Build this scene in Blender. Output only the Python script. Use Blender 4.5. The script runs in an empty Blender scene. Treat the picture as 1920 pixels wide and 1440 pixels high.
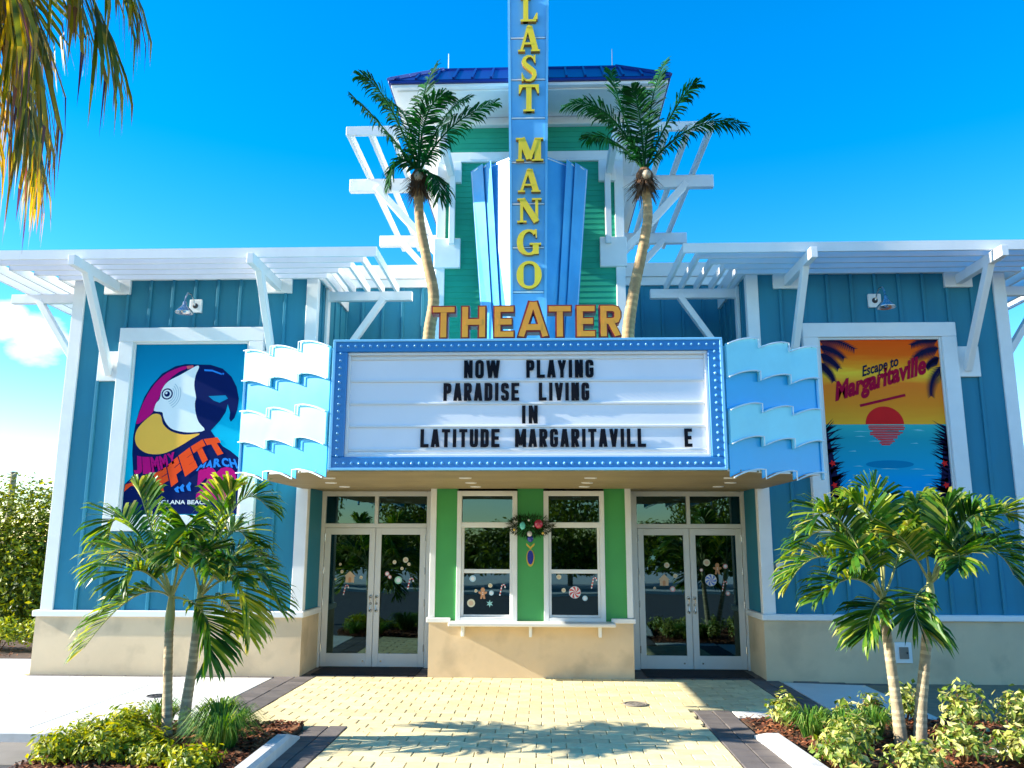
import bpy, math, random
from mathutils import Vector, Matrix
from math import sin, cos, pi, radians, sqrt

SC = bpy.context.scene
COL = SC.collection

# ------------------------------------------------------------------ camera
cam_d = bpy.data.cameras.new('camera'); cam = bpy.data.objects.new('camera', cam_d); COL.objects.link(cam)
cam_d.sensor_width = 36.0; cam_d.lens = 29.09; cam_d.clip_start = 0.05; cam_d.clip_end = 3000
_R = Vector((0.99932, 0.0368, 0.00252)); _U = Vector((0.00448, -0.18899, 0.98197)); _F = Vector((-0.03661, 0.98129, 0.18903))
cam.matrix_world = Matrix(((_R.x, _U.x, -_F.x, 0.19), (_R.y, _U.y, -_F.y, -12.80), (_R.z, _U.z, -_F.z, 1.95), (0, 0, 0, 1)))
SC.camera = cam

# ------------------------------------------------------------------ sun and sky
SUN_EL, SUN_AZ = radians(26.0), radians(4.2)          # low sun from the left, a little in front of the facade
to_sun = Vector((-cos(SUN_EL) * cos(SUN_AZ), -cos(SUN_EL) * sin(SUN_AZ), sin(SUN_EL)))
sd = bpy.data.lights.new('sun', 'SUN'); sun = bpy.data.objects.new('sun', sd); COL.objects.link(sun)
sd.energy = 5.0; sd.angle = radians(0.53); sd.color = (1.0, 0.93, 0.80)
sun.rotation_euler = to_sun.to_track_quat('Z', 'Y').to_euler(); sun.location = to_sun * 60

W = bpy.data.worlds.new('World'); SC.world = W; W.use_nodes = True
nt = W.node_tree; N = nt.nodes; L = nt.links; N.clear()
out = N.new('ShaderNodeOutputWorld'); bg = N.new('ShaderNodeBackground'); bg.inputs[1].default_value = 0.128
sky = N.new('ShaderNodeTexSky'); sky.sky_type = 'NISHITA'; sky.sun_disc = False
sky.sun_elevation = SUN_EL; sky.sun_rotation = math.atan2(to_sun.x, to_sun.y)
sky.air_density = 1.0; sky.dust_density = 0.06; sky.ozone_density = 2.2; sky.altitude = 0
hs = N.new('ShaderNodeHueSaturation'); hs.inputs['Hue'].default_value = 0.503; hs.inputs['Saturation'].default_value = 1.50; hs.inputs['Value'].default_value = 1.12
L.new(sky.outputs[0], hs.inputs['Color'])
tc = N.new('ShaderNodeTexCoord')
mp = N.new('ShaderNodeMapping'); mp.inputs['Scale'].default_value = (9, 9, 22); L.new(tc.outputs['Generated'], mp.inputs[0])
nz = N.new('ShaderNodeTexNoise'); nz.inputs['Scale'].default_value = 1.0; nz.inputs['Detail'].default_value = 9; nz.inputs['Roughness'].default_value = 0.58
L.new(mp.outputs[0], nz.inputs['Vector'])
def math_node(op, a, b=None, c=None, clamp=False):
    n = N.new('ShaderNodeMath'); n.operation = op; n.use_clamp = clamp
    for i, v in enumerate((a, b, c)):
        if v is None: continue
        if isinstance(v, (int, float)): n.inputs[i].default_value = v
        else: L.new(v, n.inputs[i])
    return n.outputs[0]
def dot_mask(d, lo, hi):
    v = N.new('ShaderNodeVectorMath'); v.operation = 'DOT_PRODUCT'; L.new(tc.outputs['Generated'], v.inputs[0]); v.inputs[1].default_value = Vector(d).normalized()
    r = N.new('ShaderNodeMapRange'); r.inputs[1].default_value = lo; r.inputs[2].default_value = hi; L.new(v.outputs['Value'], r.inputs[0]); return r.outputs[0]
c1 = dot_mask((-0.526, 0.823, 0.204), 0.9989, 0.99995)       # the small cumulus left of the building
c2 = dot_mask((-0.552, 0.802, 0.224), 0.9994, 0.99995)
sx = N.new('ShaderNodeSeparateXYZ'); L.new(tc.outputs['Generated'], sx.inputs[0])
lowr = N.new('ShaderNodeMapRange'); L.new(sx.outputs[2], lowr.inputs[0]); lowr.inputs[1].default_value = 0.13; lowr.inputs[2].default_value = 0.02
cover = math_node('MAXIMUM', math_node('MAXIMUM', c1, c2), math_node('MULTIPLY', lowr.outputs[0], 0.26))
dens = math_node('SUBTRACT', math_node('ADD', nz.outputs[0], math_node('MULTIPLY', cover, 0.55)), 0.80)
dens = math_node('MULTIPLY', dens, 4.5, clamp=True)
mx = N.new('ShaderNodeMix'); mx.data_type = 'RGBA'; L.new(dens, mx.inputs[0]); L.new(hs.outputs[0], mx.inputs[6]); mx.inputs[7].default_value = (4.2, 4.4, 4.8, 1)
L.new(mx.outputs[2], bg.inputs[0]); L.new(bg.outputs[0], out.inputs[0])

SC.view_settings.view_transform = 'Standard'; SC.view_settings.look = 'None'
SC.view_settings.exposure = 1.38; SC.view_settings.gamma = 1.0; SC.view_settings.use_curve_mapping = False
SC.cycles.max_bounces = 7; SC.cycles.diffuse_bounces = 4; SC.cycles.glossy_bounces = 3; SC.cycles.transparent_max_bounces = 6
SC.cycles.use_denoising = True

# ------------------------------------------------------------------ helpers
WORLD = {}                                              # object -> world position of its origin
def tag(o, label=None, category=None, group=None, kind=None):
    if label: o['label'] = label
    if category: o['category'] = category
    if group: o['group'] = group
    if kind: o['kind'] = kind
    return o
def thing(name, loc, label, category, group=None):
    o = bpy.data.objects.new(name, None); COL.objects.link(o); o.location = loc; o.empty_display_size = 0.2
    WORLD[o] = Vector(loc); return tag(o, label, category, group)
def inst(name, mesh, loc=(0, 0, 0), parent=None, rot=None, scale=None):
    o = bpy.data.objects.new(name, mesh); COL.objects.link(o); p = Vector(loc)
    WORLD[o] = p.copy()
    if parent is not None: o.parent = parent; p = p - WORLD[parent]
    o.location = p
    if rot: o.rotation_euler = rot
    if scale: o.scale = scale
    return o

class MB:
    def __init__(s): s.v = []; s.f = []; s.m = []; s.r = []
    def add(s, vs, fs, mat=0, r=0.0):
        b = len(s.v); s.v += [tuple(p) for p in vs]
        for f in fs: s.f.append(tuple(i + b for i in f)); s.m.append(mat); s.r.append(r)
        return s
    def box(s, x0, x1, y0, y1, z0, z1, mat=0, c=0.0, r=0.0):
        x0, x1 = min(x0, x1), max(x0, x1); y0, y1 = min(y0, y1), max(y0, y1); z0, z1 = min(z0, z1), max(z0, z1)
        return s.obox(Vector(((x0 + x1) / 2, (y0 + y1) / 2, (z0 + z1) / 2)), (Vector((1, 0, 0)), Vector((0, 1, 0)), Vector((0, 0, 1))), ((x1 - x0) / 2, (y1 - y0) / 2, (z1 - z0) / 2), mat, c, r)
    def obox(s, cen, ax, h, mat=0, c=0.0, r=0.0):
        P = lambda a, b, d: cen + ax[0] * a + ax[1] * b + ax[2] * d
        hx, hy, hz = h; c = min(c, hx * .45, hy * .45, hz * .45)
        sg = [(i, j, k) for i in (-1, 1) for j in (-1, 1) for k in (-1, 1)]
        if c <= 0:
            vs = [P(i * hx, j * hy, k * hz) for i, j, k in sg]
            return s.add(vs, [(0, 1, 3, 2), (4, 6, 7, 5), (0, 4, 5, 1), (2, 3, 7, 6), (0, 2, 6, 4), (1, 5, 7, 3)], mat, r)
        vs = []; idx = {}
        for i, j, k in sg:
            idx[(i, j, k, 0)] = len(vs); vs.append(P(i * hx, j * (hy - c), k * (hz - c)))
            idx[(i, j, k, 1)] = len(vs); vs.append(P(i * (hx - c), j * hy, k * (hz - c)))
            idx[(i, j, k, 2)] = len(vs); vs.append(P(i * (hx - c), j * (hy - c), k * hz))
        fs = []
        for i in (-1, 1):
            fs.append([idx[(i, -1, -1, 0)], idx[(i, 1, -1, 0)], idx[(i, 1, 1, 0)], idx[(i, -1, 1, 0)]][::i])
            fs.append([idx[(-1, i, -1, 1)], idx[(1, i, -1, 1)], idx[(1, i, 1, 1)], idx[(-1, i, 1, 1)]][::-i])
            fs.append([idx[(-1, -1, i, 2)], idx[(1, -1, i, 2)], idx[(1, 1, i, 2)], idx[(-1, 1, i, 2)]][::i])
        for a in (-1, 1):
            for b in (-1, 1):
                fs.append((idx[(a, b, -1, 0)], idx[(a, b, 1, 0)], idx[(a, b, 1, 1)], idx[(a, b, -1, 1)]))
                fs.append((idx[(a, -1, b, 0)], idx[(a, 1, b, 0)], idx[(a, 1, b, 2)], idx[(a, -1, b, 2)]))
                fs.append((idx[(-1, a, b, 1)], idx[(1, a, b, 1)], idx[(1, a, b, 2)], idx[(-1, a, b, 2)]))
        for i, j, k in sg: fs.append((idx[(i, j, k, 0)], idx[(i, j, k, 1)], idx[(i, j, k, 2)]))
        return s.add(vs, fs, mat, r)
    def beam(s, p, q, w, h, mat=0, c=0.006, up=(0, 0, 1)):
        p, q = Vector(p), Vector(q); d = (q - p); ln = d.length; d.normalize(); up = Vector(up)
        if abs(d.dot(up)) > .99: up = Vector((0, 1, 0))
        x = d.cross(up).normalized(); z = x.cross(d).normalized()
        return s.obox((p + q) / 2, (x, d, z), (w / 2, ln / 2, h / 2), mat, c)
    def prism(s, poly, a, b, axis='y', mat=0, side=None, r=0.0):
        n = len(poly)
        g = {'y': lambda u, v, t: (u, t, v), 'z': lambda u, v, t: (u, v, t), 'x': lambda u, v, t: (t, u, v)}[axis]
        vs = [g(u, v, a) for u, v in poly] + [g(u, v, b) for u, v in poly]
        s.add(vs, [tuple(range(n))], mat, r); bb = len(s.v) - 2 * n
        s.f.append(tuple(bb + n + i for i in reversed(range(n)))); s.m.append(mat if side is None else side); s.r.append(r)
        for i in range(n):
            j = (i + 1) % n; s.f.append((bb + i, bb + n + i, bb + n + j, bb + j)); s.m.append(mat if side is None else side); s.r.append(r)
        return s
    def tube(s, pts, rad, n=6, mat=0, r=0.0, cap=True):
        pts = [Vector(p) for p in pts]; m = len(pts); rings = []
        rads = rad if isinstance(rad, (list, tuple)) else [rad] * m
        ref = None
        for i, p in enumerate(pts):
            d = (pts[min(i + 1, m - 1)] - pts[max(i - 1, 0)]).normalized()
            if ref is None: ref = Vector((0, 0, 1)) if abs(d.z) < .9 else Vector((1, 0, 0))
            x = d.cross(ref).normalized(); y = d.cross(x).normalized(); ref = -y if False else ref
            rings.append([p + (x * cos(2 * pi * k / n) + y * sin(2 * pi * k / n)) * rads[i] for k in range(n)])
        vs = [q for rg in rings for q in rg]; fs = []
        for i in range(m - 1):
            for k in range(n): k2 = (k + 1) % n; fs.append((i * n + k, i * n + k2, (i + 1) * n + k2, (i + 1) * n + k))
        if cap: fs.append(tuple(range(n))); fs.append(tuple((m - 1) * n + k for k in reversed(range(n))))
        return s.add(vs, fs, mat, r)
    def lathe(s, prof, cen, n=16, mat=0, axis=(0, 0, 1)):
        cen = Vector(cen); az = Vector(axis).normalized(); ax = az.orthogonal().normalized(); ay = az.cross(ax)
        vs = []; fs = []
        for rr, h in prof:
            for k in range(n): a = 2 * pi * k / n; vs.append(cen + ax * rr * cos(a) + ay * rr * sin(a) + az * h)
        for i in range(len(prof) - 1):
            for k in range(n): k2 = (k + 1) % n; fs.append((i * n + k, i * n + k2, (i + 1) * n + k2, (i + 1) * n + k))
        return s.add(vs, fs, mat)
    def disc(s, cx, cz, rr, y, mat=0, n=20, th=0.002):
        return s.prism([(cx + rr * cos(2 * pi * k / n), cz + rr * sin(2 * pi * k / n)) for k in range(n)], y, y + th, 'y', mat)
    def mesh(s, name, mats, org=(0, 0, 0), smooth=False):
        o = Vector(org); me = bpy.data.meshes.new(name)
        me.from_pydata([(p[0] - o.x, p[1] - o.y, p[2] - o.z) for p in s.v], [], s.f)
        for m in (mats if isinstance(mats, (list, tuple)) else [mats]): me.materials.append(m)
        me.polygons.foreach_set('material_index', s.m)
        at = me.attributes.new('rnd', 'FLOAT', 'FACE'); at.data.foreach_set('value', s.r)
        if smooth: me.polygons.foreach_set('use_smooth', [True] * len(s.f))
        me.update(); return me
    def build(s, name, mats, parent=None, smooth=False, org=None, kind=None, label=None, category=None, group=None):
        if parent is not None: base = WORLD[parent]
        else: base = Vector(org) if org else Vector((0, 0, 0))
        me = s.mesh(name, mats, base, smooth)
        o = bpy.data.objects.new(name, me); COL.objects.link(o); WORLD[o] = base.copy()
        if parent is not None: o.parent = parent
        else: o.location = base
        return tag(o, label, category, group, kind)

# ------------------------------------------------------------------ materials
def mk(name, col, rough=0.6, var=0.06, scale=3.0, bump=0.0, bscale=60.0, metal=0.0, spec=0.5, obj_rnd=0.0, attr=0.0, stain=None, coat=0.0, streak=False, emit=None):
    m = bpy.data.materials.new(name); m.use_nodes = True; t = m.node_tree; n = t.nodes; l = t.links
    b = n['Principled BSDF']; b.inputs['Roughness'].default_value = rough; b.inputs['Metallic'].default_value = metal
    b.inputs['Specular IOR Level'].default_value = spec; b.inputs['Coat Weight'].default_value = coat
    geo = n.new('ShaderNodeNewGeometry')
    vec = geo.outputs['Position']
    if streak:
        mpn = n.new('ShaderNodeMapping'); mpn.inputs['Scale'].default_value = (1, 1, 0.12); l.new(vec, mpn.inputs[0]); vec = mpn.outputs[0]
    nz = n.new('ShaderNodeTexNoise'); nz.inputs['Scale'].default_value = scale; nz.inputs['Detail'].default_value = 6; nz.inputs['Roughness'].default_value = .6
    l.new(vec, nz.inputs['Vector'])
    mr = n.new('ShaderNodeMapRange'); mr.inputs[1].default_value = .28; mr.inputs[2].default_value = .72; mr.inputs[3].default_value = 1 - var * 1.6; mr.inputs[4].default_value = 1 + var
    l.new(nz.outputs[0], mr.inputs[0]); val = mr.outputs[0]
    def mul(a, src, amt):
        k = n.new('ShaderNodeMapRange'); k.inputs[3].default_value = 1 - amt; k.inputs[4].default_value = 1 + amt; l.new(src, k.inputs[0])
        q = n.new('ShaderNodeMath'); q.operation = 'MULTIPLY'; l.new(a, q.inputs[0]); l.new(k.outputs[0], q.inputs[1]); return q.outputs[0]
    if obj_rnd: oi = n.new('ShaderNodeObjectInfo'); val = mul(val, oi.outputs['Random'], obj_rnd)
    if attr: an = n.new('ShaderNodeAttribute'); an.attribute_name = 'rnd'; val = mul(val, an.outputs['Fac'], attr)
    vm = n.new('ShaderNodeVectorMath'); vm.operation = 'SCALE'; vm.inputs[0].default_value = col[:3]; l.new(val, vm.inputs['Scale'])
    colout = vm.outputs[0]
    if stain:
        n2 = n.new('ShaderNodeTexNoise'); n2.inputs['Scale'].default_value = stain[1]; n2.inputs['Detail'].default_value = 8; l.new(geo.outputs['Position'], n2.inputs['Vector'])
        r2 = n.new('ShaderNodeMapRange'); r2.inputs[1].default_value = stain[2]; r2.inputs[2].default_value = stain[2] + .18; r2.inputs[4].default_value = stain[3]; l.new(n2.outputs[0], r2.inputs[0])
        mxn = n.new('ShaderNodeMix'); mxn.data_type = 'RGBA'; l.new(r2.outputs[0], mxn.inputs[0]); l.new(colout, mxn.inputs[6]); mxn.inputs[7].default_value = (*stain[0], 1); colout = mxn.outputs[2]
    l.new(colout, b.inputs['Base Color'])
    rr = n.new('ShaderNodeMapRange'); rr.inputs[3].default_value = max(0, rough - .08); rr.inputs[4].default_value = min(1, rough + .08); l.new(nz.outputs[0], rr.inputs[0]); l.new(rr.outputs[0], b.inputs['Roughness'])
    if bump:
        nb = n.new('ShaderNodeTexNoise'); nb.inputs['Scale'].default_value = bscale; nb.inputs['Detail'].default_value = 4; l.new(geo.outputs['Position'], nb.inputs['Vector'])
        bp = n.new('ShaderNodeBump'); bp.inputs['Strength'].default_value = bump; bp.inputs['Distance'].default_value = 0.01; l.new(nb.outputs[0], bp.inputs['Height']); l.new(bp.outputs[0], b.inputs['Normal'])
    return m
def leafmat(name, cols, trans=0.3, rough=0.45, spec=.4):
    m = bpy.data.materials.new(name); m.use_nodes = True; t = m.node_tree; n = t.nodes; l = t.links
    b = n['Principled BSDF']; b.inputs['Roughness'].default_value = rough; b.inputs['Specular IOR Level'].default_value = spec
    a = n.new('ShaderNodeAttribute'); a.attribute_name = 'rnd'
    cr = n.new('ShaderNodeValToRGB'); e = cr.color_ramp.elements
    while len(e) < len(cols): e.new(0.5)
    for i, c in enumerate(cols): e[i].position = i / (len(cols) - 1); e[i].color = (*c, 1)
    l.new(a.outputs['Fac'], cr.inputs[0]); l.new(cr.outputs[0], b.inputs['Base Color'])
    tr = n.new('ShaderNodeBsdfTranslucent'); hsn = n.new('ShaderNodeHueSaturation'); hsn.inputs['Hue'].default_value = .475; hsn.inputs['Saturation'].default_value = 1.15; hsn.inputs['Value'].default_value = 1.6
    l.new(cr.outputs[0], hsn.inputs['Color']); l.new(hsn.outputs[0], tr.inputs['Color'])
    ms = n.new('ShaderNodeMixShader'); ms.inputs[0].default_value = trans; l.new(b.outputs[0], ms.inputs[1]); l.new(tr.outputs[0], ms.inputs[2])
    l.new(ms.outputs[0], n['Material Output'].inputs[0]); return m
def print_gradient(name, stops, z0, z1, noise=0.0):       # printed poster ground: colours run down the sheet
    m = bpy.data.materials.new(name); m.use_nodes = True; t = m.node_tree; n = t.nodes; l = t.links
    b = n['Principled BSDF']; b.inputs['Roughness'].default_value = .8; b.inputs['Specular IOR Level'].default_value = .08
    g = n.new('ShaderNodeNewGeometry'); s = n.new('ShaderNodeSeparateXYZ'); l.new(g.outputs['Position'], s.inputs[0])
    src = s.outputs[2]
    if noise:
        mpn = n.new('ShaderNodeMapping'); mpn.inputs['Scale'].default_value = (1.2, 1, 9); l.new(g.outputs['Position'], mpn.inputs[0])
        nn = n.new('ShaderNodeTexNoise'); nn.inputs['Scale'].default_value = 1.6; nn.inputs['Detail'].default_value = 5; l.new(mpn.outputs[0], nn.inputs['Vector'])
        ma = n.new('ShaderNodeMath'); ma.operation = 'MULTIPLY_ADD'; ma.inputs[1].default_value = noise; l.new(nn.outputs[0], ma.inputs[0]); l.new(src, ma.inputs[2]); src = ma.outputs[0]
    r = n.new('ShaderNodeMapRange'); r.inputs[1].default_value = z0; r.inputs[2].default_value = z1; l.new(src, r.inputs[0])
    cr = n.new('ShaderNodeValToRGB'); e = cr.color_ramp.elements
    while len(e) < len(stops): e.new(.5)
    for i, (p, c) in enumerate(stops): e[i].position = p; e[i].color = (*c, 1)
    l.new(r.outputs[0], cr.inputs[0]); l.new(cr.outputs[0], b.inputs['Base Color']); return m

M = {}
M['white'] = mk('white_paint', (.80, .80, .79), .5, .04, 2.0, streak=True)
M['trim'] = mk('white_trim', (.80, .80, .78), .45, .04, 2.5)
M['blue_siding'] = mk('blue_siding', (.026, .212, .312), .62, .12, 1.9, spec=.25, bump=.08, bscale=25, streak=True, stain=((.035, .20, .25), 1.1, .50, .5))
M['green_siding'] = mk('green_siding', (.020, .345, .215), .6, .07, 2.2, spec=.25, obj_rnd=.05)
M['booth_green'] = mk('booth_green', (.055, .34, .085), .55, .05, 2.0)
M['stucco'] = mk('tan_stucco', (.68, .52, .33), .85, .06, 1.3, bump=.35, bscale=180, stain=((.36, .28, .18), 2.2, .52, .45))
M['roof'] = mk('blue_metal_roof', (.006, .028, .20), .32, .08, 2.0, metal=.3)
M['concrete'] = mk('concrete', (.72, .69, .62), .85, .07, 1.2, bump=.2, bscale=140, obj_rnd=.04, stain=((.42, .40, .36), 1.8, .60, .4))
M['kerb'] = mk('kerb_concrete', (.58, .57, .54), .85, .10, 4, bump=.25, bscale=120, stain=((.33, .31, .28), 5, .58, .5))
M['asphalt'] = mk('asphalt', (.085, .08, .078), .9, .14, 3, bump=.5, bscale=220)
M['gutter'] = mk('gutter_concrete', (.24, .205, .165), .9, .12, 2.5, bump=.3, bscale=150, stain=((.2, .17, .13), 1.5, .5, .5))
M['soil'] = mk('soil', (.10, .055, .03), .95, .2, 6, bump=.6, bscale=60)
M['terrain'] = mk('lawn_ground', (.07, .11, .03), .95, .25, 3, bump=.5, bscale=50)
M['paver'] = mk('cream_paver', (.76, .63, .34), .8, .10, 9, bump=.25, bscale=120, obj_rnd=.15, stain=((.48, .37, .19), 1.6, .60, .3))
M['paver_s'] = mk('cream_paver_far', (.76, .63, .34), .8, .10, 9, bump=.2, bscale=120, attr=.15)
M['dark_paver'] = mk('charcoal_paver', (.135, .115, .105), .8, .14, 5, bump=.3, bscale=120, obj_rnd=.22)
M['sand'] = mk('joint_sand', (.26, .20, .12), .95, .15, 8)
M['mat'] = mk('door_mat', (.018, .017, .02), .95, .1, 30, bump=.6, bscale=300)
M['alu'] = mk('white_aluminium', (.72, .71, .67), .38, .03, 3)
M['steel'] = mk('steel', (.55, .55, .55), .25, .04, 6, metal=1)
M['dark'] = mk('dark_metal', (.03, .03, .035), .5, .05, 6)
M['soffit'] = mk('tan_soffit', (.30, .235, .12), .6, .12, 2, obj_rnd=.08, stain=((.25, .18, .09), 5, .55, .5))
M['frame_blue'] = mk('marquee_frame_blue', (.015, .20, .52), .35, .05, 2, coat=.3)
M['sky_blue'] = mk('light_blue_panel', (.27, .76, .86), .38, .05, 2, coat=.2, stain=((.16, .62, .78), 3, .58, .4))
M['mid_blue'] = mk('mid_blue_panel', (.005, .42, .80), .38, .05, 2, coat=.2, stain=((.008, .34, .72), 2, .6, .4))
M['fin_blue'] = mk('fin_blue', (.055, .34, .68), .34, .08, 2, coat=.15, stain=((.09, .42, .70), 3, .5, .5))
M['fin_light'] = mk('fin_light_blue', (.20, .55, .85), .25, .05, 2, coat=.5)
M['pylon'] = mk('pylon_blue', (.15, .48, .82), .35, .06, 1.2, coat=.3)
M['neon'] = mk('neon_tube', (.78, .88, .92), .15, .02, 5, coat=.5)
M['board'] = mk('lightbox_white', (.84, .85, .90), .35, .03, 1.0)
M['black'] = mk('black_letter', (.003, .003, .008), .6, .02, 5, spec=.15)
M['yellow'] = mk('yellow_letter', (.92, .66, .02), .35, .05, 5)
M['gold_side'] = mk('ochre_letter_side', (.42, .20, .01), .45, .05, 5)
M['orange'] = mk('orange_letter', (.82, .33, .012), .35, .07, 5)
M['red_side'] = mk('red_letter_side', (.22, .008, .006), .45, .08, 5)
M['bulb'] = mk('bulb_glass', (.16, .44, .76), .12, .02, 5, coat=.6)
M['trunk'] = mk('palm_trunk', (.50, .39, .24), .85, .18, 14, bump=.5, bscale=50, streak=False, attr=.28, stain=((.26, .19, .11), 7, .52, .6))
M['fake_trunk'] = mk('sculpted_trunk', (.50, .31, .13), .7, .18, 12, bump=.4, bscale=40, attr=.25, stain=((.22, .14, .06), 9, .5, .6))
M['shaft'] = mk('green_crownshaft', (.40, .40, .14), .5, .15, 8)
M['fibre'] = mk('brown_fibre', (.16, .075, .03), .9, .3, 25, bump=.5, bscale=60)
M['nut'] = mk('coconut', (.50, .38, .24), .55, .1, 10)
M['glass'] = None
M['frond'] = leafmat('palm_leaf', [(.008, .050, .010), (.022, .105, .013), (.065, .19, .016), (.30, .38, .03), (.50, .46, .10)], .36, .40)
M['frond2'] = leafmat('sculpted_palm_leaf', [(.002, .030, .008), (.004, .065, .012), (.014, .13, .016)], .20, .7, .12)
M['frond_dry'] = leafmat('hanging_palm_leaf', [(.030, .060, .006), (.075, .115, .008), (.16, .17, .010), (.48, .36, .012), (.24, .11, .04), (.07, .025, .06)], .42)
M['shrub'] = leafmat('variegated_leaf', [(.04, .10, .012), (.16, .25, .03), (.48, .50, .10), (.72, .70, .30)], .3)
M['limeshrub'] = leafmat('lime_leaf', [(.05, .10, .008), (.17, .25, .012), (.38, .42, .02), (.55, .52, .04)], .35)
M['hedge'] = leafmat('hedge_leaf', [(.03, .06, .005), (.10, .14, .008), (.24, .28, .010), (.46, .48, .02)], .38)
M['grass'] = leafmat('liriope_blade', [(.015, .06, .010), (.05, .16, .015), (.13, .27, .03), (.35, .42, .10)], .3)
M['chip'] = leafmat('mulch_chip', [(.06, .018, .008), (.16, .045, .018), (.27, .085, .03), (.36, .16, .07)], 0.0, .9)
def glassmat(name, tint, ior):
    m = bpy.data.materials.new(name); m.use_nodes = True; t = m.node_tree; n = t.nodes; l = t.links
    tr = n.new('ShaderNodeBsdfTransparent'); tr.inputs[0].default_value = (*tint, 1); gl = n.new('ShaderNodeBsdfGlossy'); gl.inputs['Roughness'].default_value = .012; gl.inputs['Color'].default_value = (.50, .86, .95, 1)
    fr = n.new('ShaderNodeFresnel'); fr.inputs[0].default_value = ior
    g = n.new('ShaderNodeNewGeometry'); nz = n.new('ShaderNodeTexNoise'); nz.inputs['Scale'].default_value = 1.1; nz.inputs['Detail'].default_value = 1; l.new(g.outputs['Position'], nz.inputs['Vector'])
    bp = n.new('ShaderNodeBump'); bp.inputs['Strength'].default_value = .06; bp.inputs['Distance'].default_value = .03; l.new(nz.outputs[0], bp.inputs['Height']); l.new(bp.outputs[0], gl.inputs['Normal'])
    ms = n.new('ShaderNodeMixShader'); l.new(fr.outputs[0], ms.inputs[0]); l.new(tr.outputs[0], ms.inputs[1]); l.new(gl.outputs[0], ms.inputs[2]); l.new(ms.outputs[0], n['Material Output'].inputs[0]); return m
M['glass'] = glassmat('tinted_glass', (.10, .17, .16), 1.95)
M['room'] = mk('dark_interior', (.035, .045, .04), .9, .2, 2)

# traced frond lines: base, middle and tip of each frond, in metres
FROND_LA = [((-3.68,-4.05,1.39),(-4.01,-4.2,1.4),(-4.49,-4.4,0.79)),((-3.68,-4.05,1.39),(-4.11,-4.15,1.88),(-4.48,-4.25,1.58)),((-3.68,-4.05,1.39),(-4.31,-3.85,2.16),(-4.64,-3.75,1.96)),((-3.68,-4.05,1.39),(-3.91,-4.2,2.15),(-4.02,-4.35,2.59)),((-3.68,-4.05,1.39),(-3.92,-3.95,2.27),(-4.01,-3.75,2.6)),((-3.68,-4.05,1.39),(-3.88,-4.35,1.67),(-3.96,-4.6,1.5)),((-3.68,-4.05,1.39),(-3.72,-4.45,1.93),(-3.75,-4.75,1.83)),((-3.68,-4.05,1.39),(-3.47,-4.35,2.04),(-3.37,-4.55,2.25)),((-3.68,-4.05,1.39),(-3.26,-4.25,1.25),(-3.09,-4.35,0.7)),((-3.68,-4.05,1.39),(-4.03,-3.75,1.76),(-4.62,-3.45,1.7)),((-3.68,-4.05,1.39),(-3.3,-4.4,1.83),(-2.96,-4.8,1.64))]
FROND_LB = [((-3.4,-4.0,1.39),(-3.22,-4.1,2.21),(-3.01,-4.2,2.57)),((-3.4,-4.0,1.39),(-3.13,-3.9,2.33),(-2.7,-3.8,2.31)),((-3.4,-4.0,1.39),(-2.96,-4.1,1.72),(-2.37,-4.2,1.17)),((-3.4,-4.0,1.39),(-2.97,-4.2,1.56),(-2.7,-4.35,0.94)),((-3.4,-4.0,1.39),(-3.38,-3.8,2.05),(-3.49,-3.6,2.37)),((-3.4,-4.0,1.39),(-3.25,-3.7,2.05),(-3.01,-3.5,1.85)),((-3.4,-4.0,1.39),(-3.51,-3.7,1.99),(-3.75,-3.4,2.29)),((-3.4,-4.0,1.39),(-3.03,-4.35,1.72),(-2.71,-4.7,1.58)),((-3.4,-4.0,1.39),(-3.45,-4.3,1.88),(-3.5,-4.6,2.04)),((-3.4,-4.0,1.39),(-3.21,-3.75,1.32),(-3.19,-3.5,0.96)),((-3.4,-4.0,1.39),(-3.19,-3.65,1.82),(-2.91,-3.4,1.7))]
FROND_RA = [((3.66,-3.95,1.39),(3.11,-4.05,1.82),(2.56,-4.15,1.5)),((3.66,-3.95,1.39),(3.28,-3.85,2.06),(2.78,-3.75,1.84)),((3.66,-3.95,1.39),(3.23,-4.1,2.19),(2.84,-4.25,2.13)),((3.66,-3.95,1.39),(3.53,-4.15,2.22),(3.13,-4.25,2.31)),((3.66,-3.95,1.39),(3.74,-3.85,2.28),(3.59,-3.75,2.6)),((3.66,-3.95,1.39),(3.3,-4.15,1.61),(2.8,-4.35,1.36)),((3.66,-3.95,1.39),(3.43,-3.75,1.4),(3.23,-3.65,1.0)),((3.66,-3.95,1.39),(3.49,-4.15,1.33),(3.3,-4.3,1.01)),((3.66,-3.95,1.39),(3.35,-4.35,1.85),(3.06,-4.7,1.75)),((3.66,-3.95,1.39),(4.01,-3.65,1.95),(4.07,-3.45,2.3)),((3.66,-3.95,1.39),(3.58,-3.6,1.95),(3.45,-3.35,2.01))]
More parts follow.
